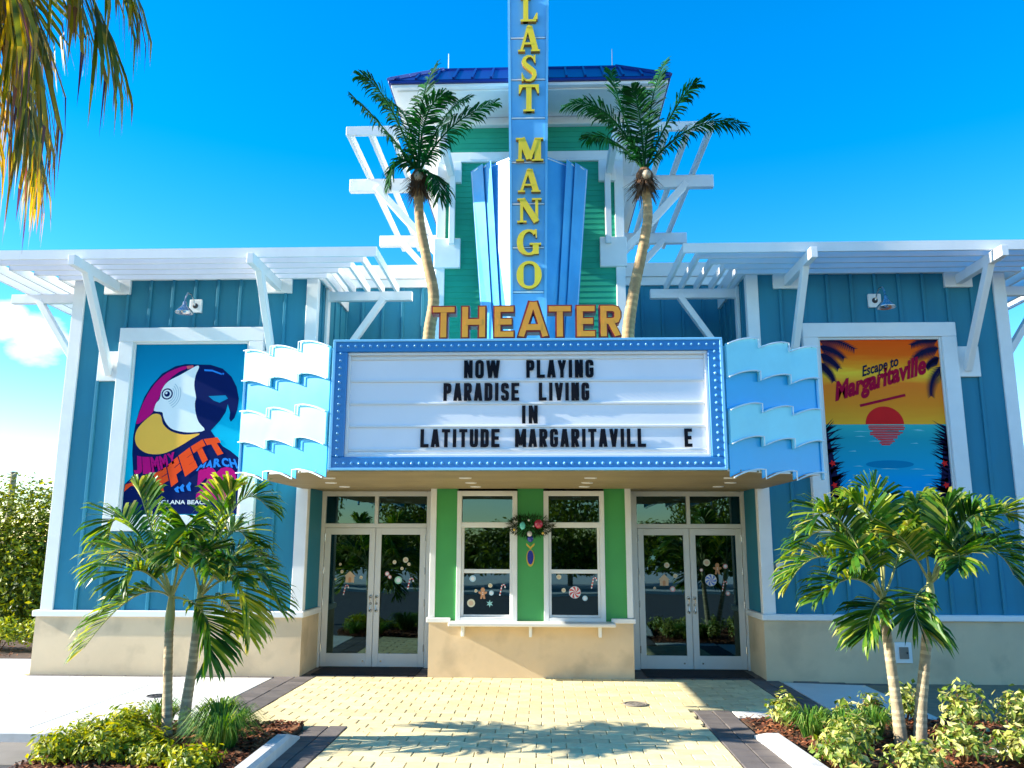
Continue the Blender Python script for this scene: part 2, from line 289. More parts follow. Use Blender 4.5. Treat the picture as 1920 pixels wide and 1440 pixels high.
FROND_RB = [((4.17,-3.9,1.55),(4.19,-3.8,2.12),(4.17,-3.7,2.43)),((4.17,-3.9,1.55),(4.29,-4.1,2.11),(4.24,-4.2,2.38)),((4.17,-3.9,1.55),(4.48,-4.05,2.14),(4.59,-4.2,2.23)),((4.17,-3.9,1.55),(4.8,-3.8,2.15),(5.19,-3.7,2.28)),((4.17,-3.9,1.55),(4.67,-4.0,1.9),(4.99,-4.1,1.58)),((4.17,-3.9,1.55),(4.77,-3.7,1.96),(5.31,-3.5,1.87)),((4.17,-3.9,1.55),(4.35,-3.7,1.3),(4.43,-3.6,0.9)),((4.17,-3.9,1.55),(3.89,-4.15,1.38),(3.91,-4.3,1.06)),((4.17,-3.9,1.55),(4.25,-4.3,1.85),(4.12,-4.65,1.71)),((4.17,-3.9,1.55),(3.84,-4.2,1.95),(3.56,-4.5,2.05)),((4.17,-3.9,1.55),(4.66,-3.6,2.01),(5.09,-3.3,2.01))]
FROND_ML = [((-1.44,-2.5,6.81),(-1.88,-2.7,7.76),(-2.23,-2.8,8.08)),((-1.44,-2.5,6.81),(-2.0,-2.4,7.57),(-2.42,-2.3,8.05)),((-1.44,-2.5,6.81),(-1.46,-2.35,7.87),(-1.29,-2.2,8.61)),((-1.44,-2.5,6.81),(-1.33,-2.7,7.56),(-1.01,-2.8,7.78)),((-1.44,-2.5,6.81),(-1.02,-2.6,7.41),(-0.42,-2.7,7.72)),((-1.44,-2.5,6.81),(-1.17,-2.3,7.69),(-0.85,-2.1,8.13)),((-1.44,-2.5,6.81),(-1.69,-2.6,6.96),(-1.81,-2.65,6.58)),((-1.44,-2.5,6.81),(-1.22,-2.65,6.7),(-1.14,-2.7,6.39)),((-1.44,-2.5,6.81),(-1.71,-2.2,7.8),(-2.06,-2.0,8.16)),((-1.44,-2.5,6.81),(-1.13,-2.25,7.36),(-0.83,-2.0,7.64))]
FROND_MR = [((1.55,-2.5,6.82),(1.08,-2.6,7.57),(0.54,-2.7,7.66)),((1.55,-2.5,6.82),(1.28,-2.4,7.79),(1.17,-2.3,8.39)),((1.55,-2.5,6.82),(1.69,-2.35,7.81),(1.92,-2.2,8.58)),((1.55,-2.5,6.82),(1.97,-2.6,7.63),(2.24,-2.7,7.93)),((1.55,-2.5,6.82),(2.2,-2.6,7.36),(2.84,-2.65,7.36)),((1.55,-2.5,6.82),(1.25,-2.3,7.57),(0.9,-2.1,7.93)),((1.55,-2.5,6.82),(1.49,-2.7,7.47),(1.37,-2.9,7.77)),((1.55,-2.5,6.82),(1.18,-2.2,7.39),(0.83,-2.0,7.54)),((1.55,-2.5,6.82),(2.06,-2.2,7.37),(2.46,-2.0,7.47))]
PARROT = {'body':[(-0.778,-0.767),(-0.826,-0.42),(-0.835,-0.139),(-0.814,0.072),(-0.776,0.262),(-0.712,0.476),(-0.619,0.655),(-0.457,0.859),(-0.25,0.979),(-0.085,1.014),(0.132,1.006),(0.324,1.0),(0.52,0.938),(0.673,0.805),(0.767,0.637),(0.816,0.446),(0.803,0.28),(0.765,0.139),(0.71,0.08),(0.683,0.127),(0.688,0.233),(0.643,0.364),(0.617,0.233),(0.532,0.092),(0.401,-0.06),(0.479,-0.166),(0.607,-0.306),(0.729,-0.376),(0.877,-0.492),(0.954,-0.596),(0.981,-1.359),(-0.939,-1.362),(-0.943,-1.02),(-0.918,-0.905)],'crown':[(-0.805,0.049),(-0.745,0.309),(-0.667,0.511),(-0.541,0.715),(-0.385,0.863),(-0.223,0.942),(-0.082,0.982),(-0.067,0.941),(-0.171,0.894),(-0.285,0.81),(-0.384,0.702),(-0.444,0.57),(-0.476,0.463),(-0.522,0.356),(-0.548,0.249),(-0.657,0.131)],'crest':[(-0.07,0.982),(0.037,0.994),(0.052,0.958),(-0.049,0.929)],'face':[(0.109,0.989),(0.136,0.952),(0.092,0.832),(0.081,0.664),(0.124,0.472),(0.113,0.377),(0.14,0.211),(0.202,0.07),(0.301,-0.053),(0.096,-0.088),(-0.094,-0.071),(-0.24,-0.023),(-0.331,0.071),(-0.379,0.166),(-0.405,0.237),(-0.538,0.261),(-0.512,0.38),(-0.458,0.451),(-0.436,0.606),(-0.339,0.738),(-0.167,0.833),(-0.006,0.929)],'chin':[(-0.533,0.209),(-0.424,0.189),(-0.372,0.048),(-0.237,-0.066),(-0.019,-0.123),(0.227,-0.107),(0.104,-0.188),(-0.076,-0.305),(-0.28,-0.404),(-0.443,-0.432),(-0.61,-0.409),(-0.748,-0.315),(-0.803,-0.186),(-0.784,-0.046),(-0.7,0.072),(-0.612,0.155)],'notch':[(0.325,0.491),(0.598,0.504),(0.64,0.451),(0.511,0.385),(0.414,0.419)],'shine':[(0.222,0.928),(0.354,0.92),(0.514,0.859),(0.511,0.835),(0.356,0.891),(0.229,0.899)]}
BANDS = {'JIMMY':([(-0.797,-0.432),(-0.604,-0.471),(-0.393,-0.455),(-0.152,-0.386)],[(-0.772,-0.756),(-0.556,-0.756),(-0.326,-0.699),(-0.092,-0.549)]),'BUFFETT':([(-0.895,-0.905),(-0.577,-0.786),(-0.306,-0.652),(-0.045,-0.398),(0.245,-0.189),(0.514,-0.154)],[(-0.912,-1.02),(-0.467,-1.1),(-0.207,-0.997),(0.123,-0.745),(0.433,-0.503),(0.715,-0.406)]),'MARCH':([(0.276,-0.595),(0.457,-0.503),(0.619,-0.48),(0.82,-0.503)],[(0.202,-0.703),(0.421,-0.653),(0.653,-0.63),(0.893,-0.665)])}

rng = random.Random(11)
# ------------------------------------------------------------------ ground, road, pavements
MB().add([(-900, -900, -.20), (900, -900, -.20), (900, 900, -.20), (-900, 900, -.20)], [(0, 1, 2, 3)]).build('ground', M['terrain'], kind='structure')
MB().box(-120, 120, -22, -4.15, -.25, -.13).build('road', M['asphalt'], kind='structure')
MB().box(-30, -4.30, -4.62, -3.76, -.25, -.112, c=.01).build('gutter', M['gutter'], kind='structure')
MB().box(-30, 30, -3.35, 14, -.24, -.03).build('pavement_base', M['sand'], kind='structure')
MB().box(-2.40, 2.44, -9.0, -3.34, -.24, -.031).build('crossing_base', M['sand'], kind='structure')
for nm, x0, x1 in (('kerb', -30, -4.28),):
    MB().box(x0, x1, -3.76, -3.60, -.25, .0, c=.03).build(nm, M['kerb'], kind='structure')
# concrete sidewalks of separate slabs
sw = bpy.data.objects.new('sidewalk', None); COL.objects.link(sw); WORLD[sw] = Vector((0, 0, 0)); sw['kind'] = 'structure'
slab = MB().box(-.75, .75, -.86, .86, -.04, 0, c=.006).mesh('slab', M['concrete'])
slab_s = MB().box(-.60, .60, -.86, .86, -.04, 0, c=.006).mesh('slab_small', M['concrete'])
for j in range(2):
    for i in range(11): inst('slab', slab, (-3.79 - .755 - i * 1.512, -1.02 - j * 1.732, 0), sw)
for i in range(9): inst('slab', slab, (-8.35 - i * 1.512, .72, 0), sw)
TILT = .026
for j in range(2):
    for i in range(9):
        x = 3.62 + .755 + i * 1.512
        sl = inst('slab', slab if j == 0 else slab_s, (x, (-1.06 if j == 0 else -2.1 - .86 + .62), -TILT * (x - 3.62)), sw, rot=(0, math.atan(TILT), 0))
        if j == 1: sl.scale = (1.25, .36, 1); sl.location.y = -2.24
MB().box(2.42, 3.60, -2.68, -2.33, -.04, .0, c=.006).build('slab', M['concrete'], sw)
# cream brick plaza: the 300 nearest pavers one by one, the rest in one mesh
plaza = MB().box(-3.19, 3.19, -3.36, -.0, -.10, -.028).build('paved_plaza', M['sand'], kind='structure')
cells = []
PW, PD, GAP = .292, .20, .0075
row = 0; y = -.02
while y > -6.4:
    yc = y - PD / 2
    if yc > -2.30: xl, xr = -3.19, 3.19
    elif yc > -3.37: xl, xr = -3.19, 1.965
    else: xl, xr = -1.925, 1.965
    x = xl - (PW * .5 if row % 2 else 0.0) + rng.uniform(-.03, .03) * 0
    while x < xr - .02:
        a, b = max(x, xl), min(x + PW, xr)
        if b - a > .05: cells.append((a, b, y - PD, y))
        x += PW
    y -= PD; row += 1
cells.sort(key=lambda c: c[2])
near = [c for c in cells if c[2] > -5.45][:300]; ns = set(near)
meshes = {}
def paver_obj(c, mats, key, parent, cache, z=0.0):
    w, d = round(c[1] - c[0], 3), round(c[3] - c[2], 3)
    k = (key, w, d)
    if k not in cache: cache[k] = MB().box(-w / 2 + GAP / 2, w / 2 - GAP / 2, -d / 2 + GAP / 2, d / 2 - GAP / 2, -.05, 0, c=.006).mesh('paver', mats)
    return inst('paver', cache[k], ((c[0] + c[1]) / 2, (c[2] + c[3]) / 2, z + rng.uniform(-.0025, .0025)), parent, rot=(rng.uniform(-.006, .006), rng.uniform(-.006, .006), rng.uniform(-.006, .006)))
for c in near: paver_obj(c, M['paver'], 'c', plaza, meshes)
fm = MB()
for c in cells:
    if c in ns: continue
    z = rng.uniform(-.002, .002); fm.box(c[0] + GAP / 2, c[1] - GAP / 2, c[2] + GAP / 2, c[3] - GAP / 2, -.05, z, c=.006, r=rng.random())
fm.build('far_pavers', M['paver_s'], plaza, kind='stuff')
# charcoal paver borders
border = MB().box(-3.77, -3.20, -3.30, .88, -.10, -.026).build('paver_border', M['sand'], kind='structure')
def fill_border(x0, x1, y0, y1, nx, d):
    y = y0; r = 0
    while y > y1 + .03:
        for i in range(nx):
            w = (x1 - x0) / nx; paver_obj((x0 + i * w, x0 + (i + 1) * w, max(y - d, y1), y), M['dark_paver'], 'd', border, meshes, .001)
        y -= d; r += 1
fill_border(-3.775, -3.195, -.02, -3.36, 2, .24)
fill_border(3.195, 3.605, -.02, -2.32, 2, .24)
fill_border(-2.335, -1.93, -3.37, -6.4, 2, .24)
fill_border(1.97, 2.405, -2.31, -6.4, 2, .24)
for s in (-1, 1): fill_border(*sorted((s * 1.55, s * 3.45)), .88, -.02, 7, .225)
for s in (-1, 1):                                        # strip of setts along the foot of the walls
    for i in range(10):
        x0 = s * (3.80 + i * .37); x1 = x0 + s * .37; a, b = min(x0, x1), max(x0, x1)
        zz = -TILT * (abs(x0) - 3.62) if s > 0 else 0
        paver_obj((a, b, -.20, -.068), M['dark_paver'], 'd', border, meshes, zz + .002)
# door mats
for s, lab in ((-1, 'black mat on the paving before the left pair of doors'), (1, 'black mat on the paving before the right pair of doors')):
    MB().box(s * 1.72, s * 3.30, .10, .84, .004, .018, c=.006).build('door_mat', M['mat'], org=(s * 2.5, .47, 0), label=lab, category='door mat', group='mats before the doors')
# planting beds
def bed(name, poly, z, seed, nchips, lab):
    b = MB().prism(poly, -.22, z, 'z').build(name, M['soil'], kind='structure')
    r = random.Random(seed); mb = MB()
    xs = [p[0] for p in poly]; ys = [p[1] for p in poly]
    def inside(x, y):
        c = False; j = len(poly) - 1
        for i in range(len(poly)):
            (xi, yi), (xj, yj) = poly[i], poly[j]
            if (yi > y) != (yj > y) and x < (xj - xi) * (y - yi) / (yj - yi) + xi: c = not c
            j = i
        return c
    k = 0
    while k < nchips:
        x, y = r.uniform(min(xs), max(xs)), r.uniform(min(ys), max(ys))
        if not inside(x, y): continue
        k += 1; a = r.uniform(0, pi); ln = r.uniform(.018, .055); w = r.uniform(.006, .016); t = r.uniform(-.5, .5); zz = z + r.uniform(.0, .035)
        d = Vector((cos(a) * cos(t), sin(a) * cos(t), sin(t))); n = Vector((-sin(a), cos(a), r.uniform(-.5, .5)))
        p = Vector((x, y, zz)); mb.add([p - d * ln - n * w, p + d * ln - n * w * .6, p + d * ln * .9 + n * w, p - d * ln * .8 + n * w], [(0, 1, 2, 3)], 0, r.random())
    mb.build('mulch', M['chip'], b, kind='stuff')
    return b
bed('left_planting_bed', [(-2.41, -3.37), (-2.41, -6.5), (-4.2, -6.5), (-4.42, -5.3), (-4.40, -4.4), (-4.25, -3.75), (-3.80, -3.37)], .02, 3, 9000, '')
bed('right_planting_bed', [(2.43, -2.69), (9.5, -2.62), (9.5, -4.10), (5.2, -4.12), (4.3, -6.5), (2.52, -6.5)], -.01, 5, 11000, '')
bed('side_planting_bed', [(-7.62, 1.62), (-16, 1.62), (-16, 9.0), (-7.62, 9.0)], .0, 7, 2500, '')
# kerb stones
def kerb_piece(name, p, q, w, h):
    p, q = Vector(p), Vector(q); d = (q - p).normalized(); x = Vector((-d.y, d.x, 0)); pr = []
    mb = MB(); sec = [(-w / 2, -.22), (w / 2, -.22), (w / 2, h - .03), (w / 2 - .03, h), (-w / 2 + .03, h), (-w / 2, h - .03)]
    n = len(sec); vs = []
    for k, (c, hh) in enumerate(((p, .25), (p + d * .35, 1.0), (q, 1.0))):
        for u, v in sec: vs.append(c + x * u + Vector((0, 0, v if v < 0 else v * hh)))
    fs = [tuple(range(n)), tuple(2 * n + i for i in reversed(range(n)))]
    for k in range(2):
        for i in range(n): j = (i + 1) % n; fs.append((k * n + i, k * n + j, (k + 1) * n + j, (k + 1) * n + i))
    return mb.add(vs, fs).build(name, M['kerb'], kind='structure')
kerb_piece('bed_kerb', (-2.36, -3.98, 0), (-2.30, -6.5, 0), .16, .12)
kerb_piece('bed_kerb', (2.43, -3.70, 0), (2.56, -6.5, 0), .17, .12)
kerb_piece('bed_kerb', (4.45, -4.20, 0), (12, -4.20, 0), .18, .06)
# small round covers in the paving
def cover(x, y, z, r, lab):
    mb = MB(); mb.lathe([(0.0, .008), (r * .72, .008), (r * .76, .003), (r * .84, .003), (r * .86, .010), (r, .010), (r * 1.02, 0)], (x, y, z), 24)
    for k in range(6): a = k * pi / 3; mb.box(x + cos(a) * r * .4 - r * .1, x + cos(a) * r * .4 + r * .1, y + sin(a) * r * .4 - r * .04, y + sin(a) * r * .4 + r * .04, z + .0085, z + .013)
    mb.build('utility_cover', M['gutter'] if x > 0 else M['dark'], org=(x, y, z), label=lab, category='cover')
cover(1.32, -1.98, .004, .15, 'brown round utility cover set in the cream pavers')
cover(-4.80, -1.72, .001, .13, 'small dark round cover in the left concrete sidewalk')

# ------------------------------------------------------------------ theater building
B = thing('theater_building', (0, 0, 0), 'blue and green beach style theater with white trellis eaves and a square tower', 'theater')
def part(mb, name, mat, parent=None, **k): return mb.build(name, mat, parent if parent is not None else B, **k)
XI, XO = 3.46, 7.46
for s in (-1, 1):
    X = lambda v: s * v
    wall = part(MB().box(X(XI), X(XO), .0, 6, .90, 6.45), 'wing_wall', M['blue_siding'])
    for k in range(9):
        x = 3.97 + .372 * k
        if x > 7.2: continue
        segs = [(.93, 6.17)] if not 4.25 < x < 6.7 else [(.93, 2.10), (5.36, 6.17)]
        for z0, z1 in segs: part(MB().box(X(x - .024), X(x + .024), -.030, .004, z0, z1, c=.005), 'batten', M['blue_siding'], wall)
    for k in range(5):
        yy = .35 + k * .4
        part(MB().box(X(XI - .028), X(XI + .004), yy - .024, yy + .024, 4.3, 6.17, c=.005), 'batten', M['blue_siding'], wall)
    part(MB().box(X(XO - .17), X(XO + .022), -.034, .10, .935, 6.17, c=.006), 'corner_board', M['trim'], wall)
    part(MB().box(X(XI - .022), X(XI + .165), -.034, .10, .935, 6.17, c=.006), 'corner_board', M['trim'], wall)
    part(MB().box(X(XI - .03), X(XO + .03), -.042, .05, 6.172, 6.46, c=.006), 'frieze_board', M['trim'], wall)
    part(MB().box(X(XI - .045), X(XI + .004), .05, 1.99, 6.18, 6.46, c=.006), 'frieze_board', M['trim'], wall)
    part(MB().box(X(XO - .004), X(XO + .045), .05, 5.9, 6.18, 6.46, c=.006), 'frieze_board', M['trim'], wall)
    part(MB().box(X(XI - .06), X(XO + .06), -.05, 6, 6.46, 6.56), 'wing_roof', M['white'])
    base = part(MB().box(X(XI - .03), X(XO + .06), -.06, 6, -.40, .842), 'stucco_base', M['stucco'])
    part(MB().box(X(XI - .06), X(XO + .10), -.105, 6, .845, .935, c=.012), 'base_cap', M['trim'], base)
    # trellis eaves: concentric mitred rails carried on beams and braces
    led = part(MB().box(X(XI + .2), X(XO - .2), -.052, -.0425, 6.20, 6.30), 'trellis_eave', M['trim'])
    Z0, Z1 = 6.13, 6.275
    for d in (1.2, .95, .70, .45, .20):
        t = .042
        part(MB().prism([(X(XI - d), -d), (X(XO + d), -d), (X(XO + d - t), -d + t), (X(XI - d + t), -d + t)], Z0, Z1, 'z'), 'rail', M['white'], led)
        part(MB().prism([(X(XI - d), -d - .001), (X(XI - d + t), -d + t), (X(XI - d + t), .78), (X(XI - d), .78)], Z0 + .001, Z1 - .001, 'z'), 'rail', M['white'], led)
        part(MB().prism([(X(XO + d), -d - .001), (X(XO + d - t), -d + t), (X(XO + d - t), 5.5), (X(XO + d), 5.5)], Z0 + .001, Z1 - .001, 'z'), 'rail', M['white'], led)
    for xb in (6.75, 4.08):
        part(MB().box(X(xb - .05), X(xb + .05), -1.40, -.055, 5.97, 6.128, c=.006), 'beam', M['white'], led)
        part(MB().box(X(xb - .215), X(xb + .215), -.056, .0, 5.93, 6.168, c=.006), 'wall_plate', M['trim'], led)
        part(MB().box(X(xb - .20), X(xb + .20), -.052, .0, 4.49, 4.97, c=.006), 'wall_plate', M['trim'], led)
        part(MB().beam((X(xb), -.04, 4.60), (X(xb), -.98, 6.02), .098, .13), 'brace', M['white'], led)
        for d in (1.2, .95, .70, .45, .20):
            part(MB().box(X(xb - .03), X(xb + .03), -d + .045, -d + .09, 6.13, 6.20, c=.004), 'cleat', M['white'], led)
    for (side, ys) in ((-1, (.60,)), (1, (.60, 3.0))):
        xw = XI if side < 0 else XO
        for yb in ys:
            part(MB().box(X(xw), X(xw + side * 1.46), yb - .05, yb + .05, 5.97, 6.128, c=.006), 'beam', M['white'], led)
            part(MB().beam((X(xw + side * .03), yb, 4.60), (X(xw + side * .98), yb, 6.02), .098, .13, up=(0, 1, 0)), 'brace', M['white'], led)
            part(MB().box(X(xw), X(xw + side * .05), yb - .08, yb + .08, 4.40, 6.168, c=.006), 'wall_plate', M['trim'], led)
    # set-back link wall between wing and tower
    link = part(MB().box(X(1.5), X(XI), 2.0, 2.3, 2.9, 7.06), 'link_wall', M['blue_siding'])
    for k in range(5): part(MB().box(X(1.66 + .372 * k - .024), X(1.66 + .372 * k + .024), 1.97, 2.004, 4.2, 6.64, c=.005), 'batten', M['blue_siding'], link)
    part(MB().box(X(1.5), X(XI + .8), 1.955, 2.05, 6.64, 6.80, c=.006), 'frieze_board', M['trim'], link)
    part(MB().box(X(1.5), X(XI + .8), 1.93, 2.3, 6.803, 7.07, c=.006), 'frieze_board', M['trim'], link)
    # recess beside the doors
    part(MB().box(X(XI - .012), X(XI + .01), .06, .86, .94, 2.76), 'recess_wall', M['blue_siding'])

# tower of lap boards
tw = part(MB().box(-1.49, 1.49, .02, 5.0, 2.80, 8.93), 'tower_wall', M['green_siding'])
nb = 48; z = 4.2; dz = (8.80 - 4.2) / nb
lap = MB().prism([(-.013, 0), (-.004, dz * 1.12), (.012, dz * 1.12), (.012, 0)], -1.40, 1.40, 'x').mesh('siding_board', M['green_siding'])
for k in range(nb): inst('siding_board', lap, (0, .004, z + k * dz), tw)
for s in (-1, 1):
    part(MB().box(s * 1.385, s * 1.53, -.045, .12, 2.8, 8.80, c=.006), 'corner_board', M['trim'], tw)
    part(MB().box(s * 1.490, s * 1.528, .121, 5.0, 2.8, 8.93), 'side_wall', M['trim'], tw)
part(MB().box(-1.50, 1.50, -.060, .02, 8.16, 8.33, c=.006), 'belt_board', M['trim'], tw)
part(MB().box(-1.56, 1.56, -.11, .02, 8.79, 8.928, c=.01), 'crown_moulding', M['trim'], tw)
# tower trellis eaves on both sides
tl = part(MB().box(-1.0, 1.0, -.066, -.061, 8.20, 8.28), 'tower_trellis', M['trim'])
for s in (-1, 1):
    X = lambda v: s * v
    for xs in (2.75, 2.42, 2.09, 1.76): part(MB().box(X(xs - .03), X(xs + .03), -1.18 + (2.75 - xs) * .0, 3.9, 8.05, 8.19, c=.005), 'slat', M['white'], tl)
    part(MB().box(X(1.30), X(2.785), -1.235, -1.182, 8.05, 8.195, c=.005), 'slat', M['white'], tl)
    for yb in (.36, 3.0):
        part(MB().box(X(1.52), X(3.08), yb - .06, yb + .06, 7.83, 8.048, c=.006), 'beam', M['white'], tl)
        part(MB().beam((X(1.54), yb, 6.70), (X(2.62), yb, 7.90), .11, .17, up=(0, 1, 0)), 'brace', M['white'], tl)
    part(MB().box(X(1.13), X(1.56), -.075, .02, 6.32, 6.82, c=.008), 'wall_plate', M['trim'], tl)
    part(MB().box(X(1.13), X(1.40), -.080, .02, 7.79, 8.155, c=.008), 'wall_plate', M['trim'], tl)
    part(MB().box(X(1.22), X(1.315), -.15, -.081, 6.70, 7.95, c=.006), 'post', M['white'], tl)
    part(MB().box(X(1.25), X(1.35), -1.23, -.085, 7.88, 8.045, c=.006), 'beam', M['white'], tl)
# tower roof
part(MB().box(-2.15, 2.15, -1.06, 5.6, 8.932, 8.985, c=.005), 'soffit_panel', M['white'])
part(MB().box(-2.06, 2.06, -.97, -.30, 8.905, 8.931, c=.005), 'soffit_trim', M['trim'])
def frustum(x0, x1, y0, y1, z0, ins, z1):
    v = [(x0, y0, z0), (x1, y0, z0), (x1, y1, z0), (x0, y1, z0), (x0 + ins, y0 + ins, z1), (x1 - ins, y0 + ins, z1), (x1 - ins, y1 - ins, z1), (x0 + ins, y1 - ins, z1)]
    return MB().add(v, [(0, 3, 2, 1), (4, 5, 6, 7), (0, 1, 5, 4), (1, 2, 6, 5), (2, 3, 7, 6), (3, 0, 4, 7)])
roof = part(frustum(-2.19, 2.19, -1.10, 5.64, 9.035, .76, 9.66), 'tower_roof', M['roof'])
part(MB().box(-2.19, 2.19, -1.10, 5.64, 8.987, 9.033, c=.006), 'roof_fascia', M['roof'], roof)
sl = .625 / .76
for k in range(15):
    x = -2.05 + k * (4.10 / 14); top = min(.76, 2.19 - abs(x))
    part(MB().beam((x, -1.10, 9.05), (x, -1.10 + top, 9.05 + top * sl), .035, .04, c=0), 'standing_seam', M['roof'], roof)
for k in range(20):
    yy = -.95 + k * .33; top = min(.76, yy + 1.10)
    for s in (-1, 1): part(MB().beam((s * 2.19, yy, 9.05), (s * (2.19 - top), yy, 9.05 + top * sl), .035, .04, c=0), 'standing_seam', M['roof'], roof)
for s in (-1, 1): part(MB().beam((s * 2.19, -1.10, 9.05), (s * 1.43, -.34, 9.675), .06, .05, c=0), 'hip_cap', M['roof'], roof)
part(MB().box(-1.44, 1.44, -.35, -.29, 9.655, 9.69), 'ridge_cap', M['roof'], roof)
for x, y, z0, z1 in ((-1.36, -.2, 9.66, 10.05), (1.38, -.2, 9.66, 10.08), (-4.55, 1.0, 6.56, 7.00), (-7.2, 1.0, 6.56, 7.05), (4.2, 1.0, 6.56, 7.10)):
    part(MB().tube([(x, y, z0), (x, y, z0 + .04), (x, y, z0 + .041), (x, y, z1)], [.03, .03, .011, .009], 6), 'lightning_rod', M['steel'])

# ------------------------------------------------------------------ ticket booth front
bw = part(MB().box(-1.44, -1.12, 0, .12, .78, 2.80).box(1.12, 1.44, 0, .12, .78, 2.80).box(-.20, .20, 0, .12, .78, 2.80), 'booth_wall', M['booth_green'])
for s in (-1, 1):
    part(MB().box(s * 1.44, s * 1.53, -.022, .90, .86, 2.79, c=.006), 'corner_board', M['trim'], bw)
    part(MB().box(s * 1.20, s * 1.56, -.05, .0, .785, .855, c=.008), 'chair_rail', M['trim'], bw)
    part(MB().box(s * 1.525, s * 1.565, .0, .90, .785, .855, c=.008), 'chair_rail', M['trim'], bw)
part(MB().box(-1.525, 1.525, -.02, .90, -.3, .782), 'booth_base', M['stucco'])
ctr = part(MB().box(-1.20, 1.24, -.36, -.022, .758, .812, c=.012), 'counter_shelf', M['alu'])
for x in (-1.0, 0.0, 1.02): part(MB().box(x - .022, x + .022, -.20, -.022, .60, .756, c=.006), 'bracket', M['trim'], ctr)
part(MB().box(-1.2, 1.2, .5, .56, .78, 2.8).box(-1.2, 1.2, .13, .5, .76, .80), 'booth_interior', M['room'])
for s in (-1, 1):
    X = lambda v: s * v
    a, b = .20, 1.12
    wf = part(MB().box(X(a), X(a + .075), -.045, .10, .80, 2.74, c=.005).box(X(b - .07), X(b), -.045, .10, .80, 2.74, c=.005).box(X(a + .075), X(b - .07), -.044, .10, 2.665, 2.74, c=.005).box(X(a + .075), X(b - .07), -.044, .10, 2.185, 2.265, c=.005).box(X(a + .075), X(b - .07), -.044, .10, .80, .865, c=.005), 'booth_window', M['trim'])
    part(MB().box(X(a + .077), X(b - .072), .03, .042, 2.267, 2.663), 'pane', M['glass'], wf)
    part(MB().box(X(a + .077), X(a + .115), .002, .06, .867, 2.183, c=.004).box(X(b - .11), X(b - .072), .002, .06, .867, 2.183, c=.004).box(X(a + .115), X(b - .11), .0, .06, 1.505, 1.565, c=.004).box(X(a + .115), X(b - .11), .002, .06, .867, .90, c=.004), 'sash', M['trim'], wf)
    part(MB().box(X(a + .113), X(b - .108), .035, .045, 1.563, 2.18), 'pane', M['glass'], wf)
    part(MB().box(X(a + .113), X(b - .108), .020, .030, .898, 1.507), 'pane', M['glass'], wf)

# ------------------------------------------------------------------ glazed double doors
for s in (-1, 1):
    X = lambda v: s * v
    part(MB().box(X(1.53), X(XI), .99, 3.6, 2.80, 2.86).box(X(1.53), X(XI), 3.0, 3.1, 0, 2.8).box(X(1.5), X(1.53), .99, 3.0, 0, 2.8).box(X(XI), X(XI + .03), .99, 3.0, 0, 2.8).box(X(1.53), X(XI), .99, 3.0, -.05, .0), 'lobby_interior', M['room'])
    fr = part(MB().box(X(1.53), X(1.715), .885, 1.0, 0, 2.79, c=.005).box(X(3.395), X(XI), .885, 1.0, 0, 2.79, c=.005).box(X(1.715), X(3.395), .886, 1.0, 2.71, 2.79, c=.005).box(X(1.715), X(3.395), .886, 1.0, 2.195, 2.265, c=.005).box(X(2.52), X(2.58), .886, 1.0, 2.265, 2.71, c=.005), 'door_frame', M['alu'])
    part(MB().box(X(1.717), X(2.518), .94, .952, 2.267, 2.708), 'pane', M['glass'], fr)
    part(MB().box(X(2.582), X(3.393), .94, .952, 2.267, 2.708), 'pane', M['glass'], fr)
    part(MB().box(X(1.715), X(3.395), .90, .99, .0, .012), 'threshold', M['steel'], fr)
    for (a, b, hx) in ((1.722, 2.549, 2.549), (2.556, 3.388, 2.556)):
        d = part(MB().box(X(a), X(a + .095), .90, .95, .014, 2.19, c=.004).box(X(b - .095), X(b), .90, .95, .014, 2.19, c=.004).box(X(a + .095), X(b - .095), .901, .949, 2.085, 2.19, c=.004).box(X(a + .095), X(b - .095), .901, .949, .014, .215, c=.004), 'door', M['alu'])
        part(MB().box(X(a + .093), X(b - .093), .922, .930, .213, 2.087), 'pane', M['glass'], d)
        hs_ = hx - .045 if hx == b else hx + .045
        part(MB().tube([(X(hs_), .900, 1.10), (X(hs_), .85, 1.10), (X(hs_), .838, 1.08), (X(hs_), .838, .90), (X(hs_), .85, .88), (X(hs_), .900, .88)], .011, 8).lathe([(0, .004), (.028, .004), (.030, 0)], (X(hs_), .899, 1.10), 12, 0, (0, -1, 0)).lathe([(0, .004), (.028, .004), (.030, 0)], (X(hs_), .899, .88), 12, 0, (0, -1, 0)), 'handle', M['steel'], d, smooth=False)
        part(MB().lathe([(0, .012), (.020, .012), (.024, 0)], (X(hs_), .899, .99), 12, 0, (0, -1, 0)), 'lock', M['steel'], d)
        xh = a + .004 if hx == b else b - .004
        for zz in (.25, .95, 1.45, 1.98): part(MB().tube([(X(xh), .893, zz), (X(xh), .893, zz + .11)], .009, 6), 'hinge', M['steel'], d)
        part(MB().lathe([(0, .006), (.014, .006), (.016, 0)], (X(a + .14 if hx != b else b - .14), .9005, .10), 10, 0, (0, -1, 0)), 'floor_bolt', M['steel'], d)

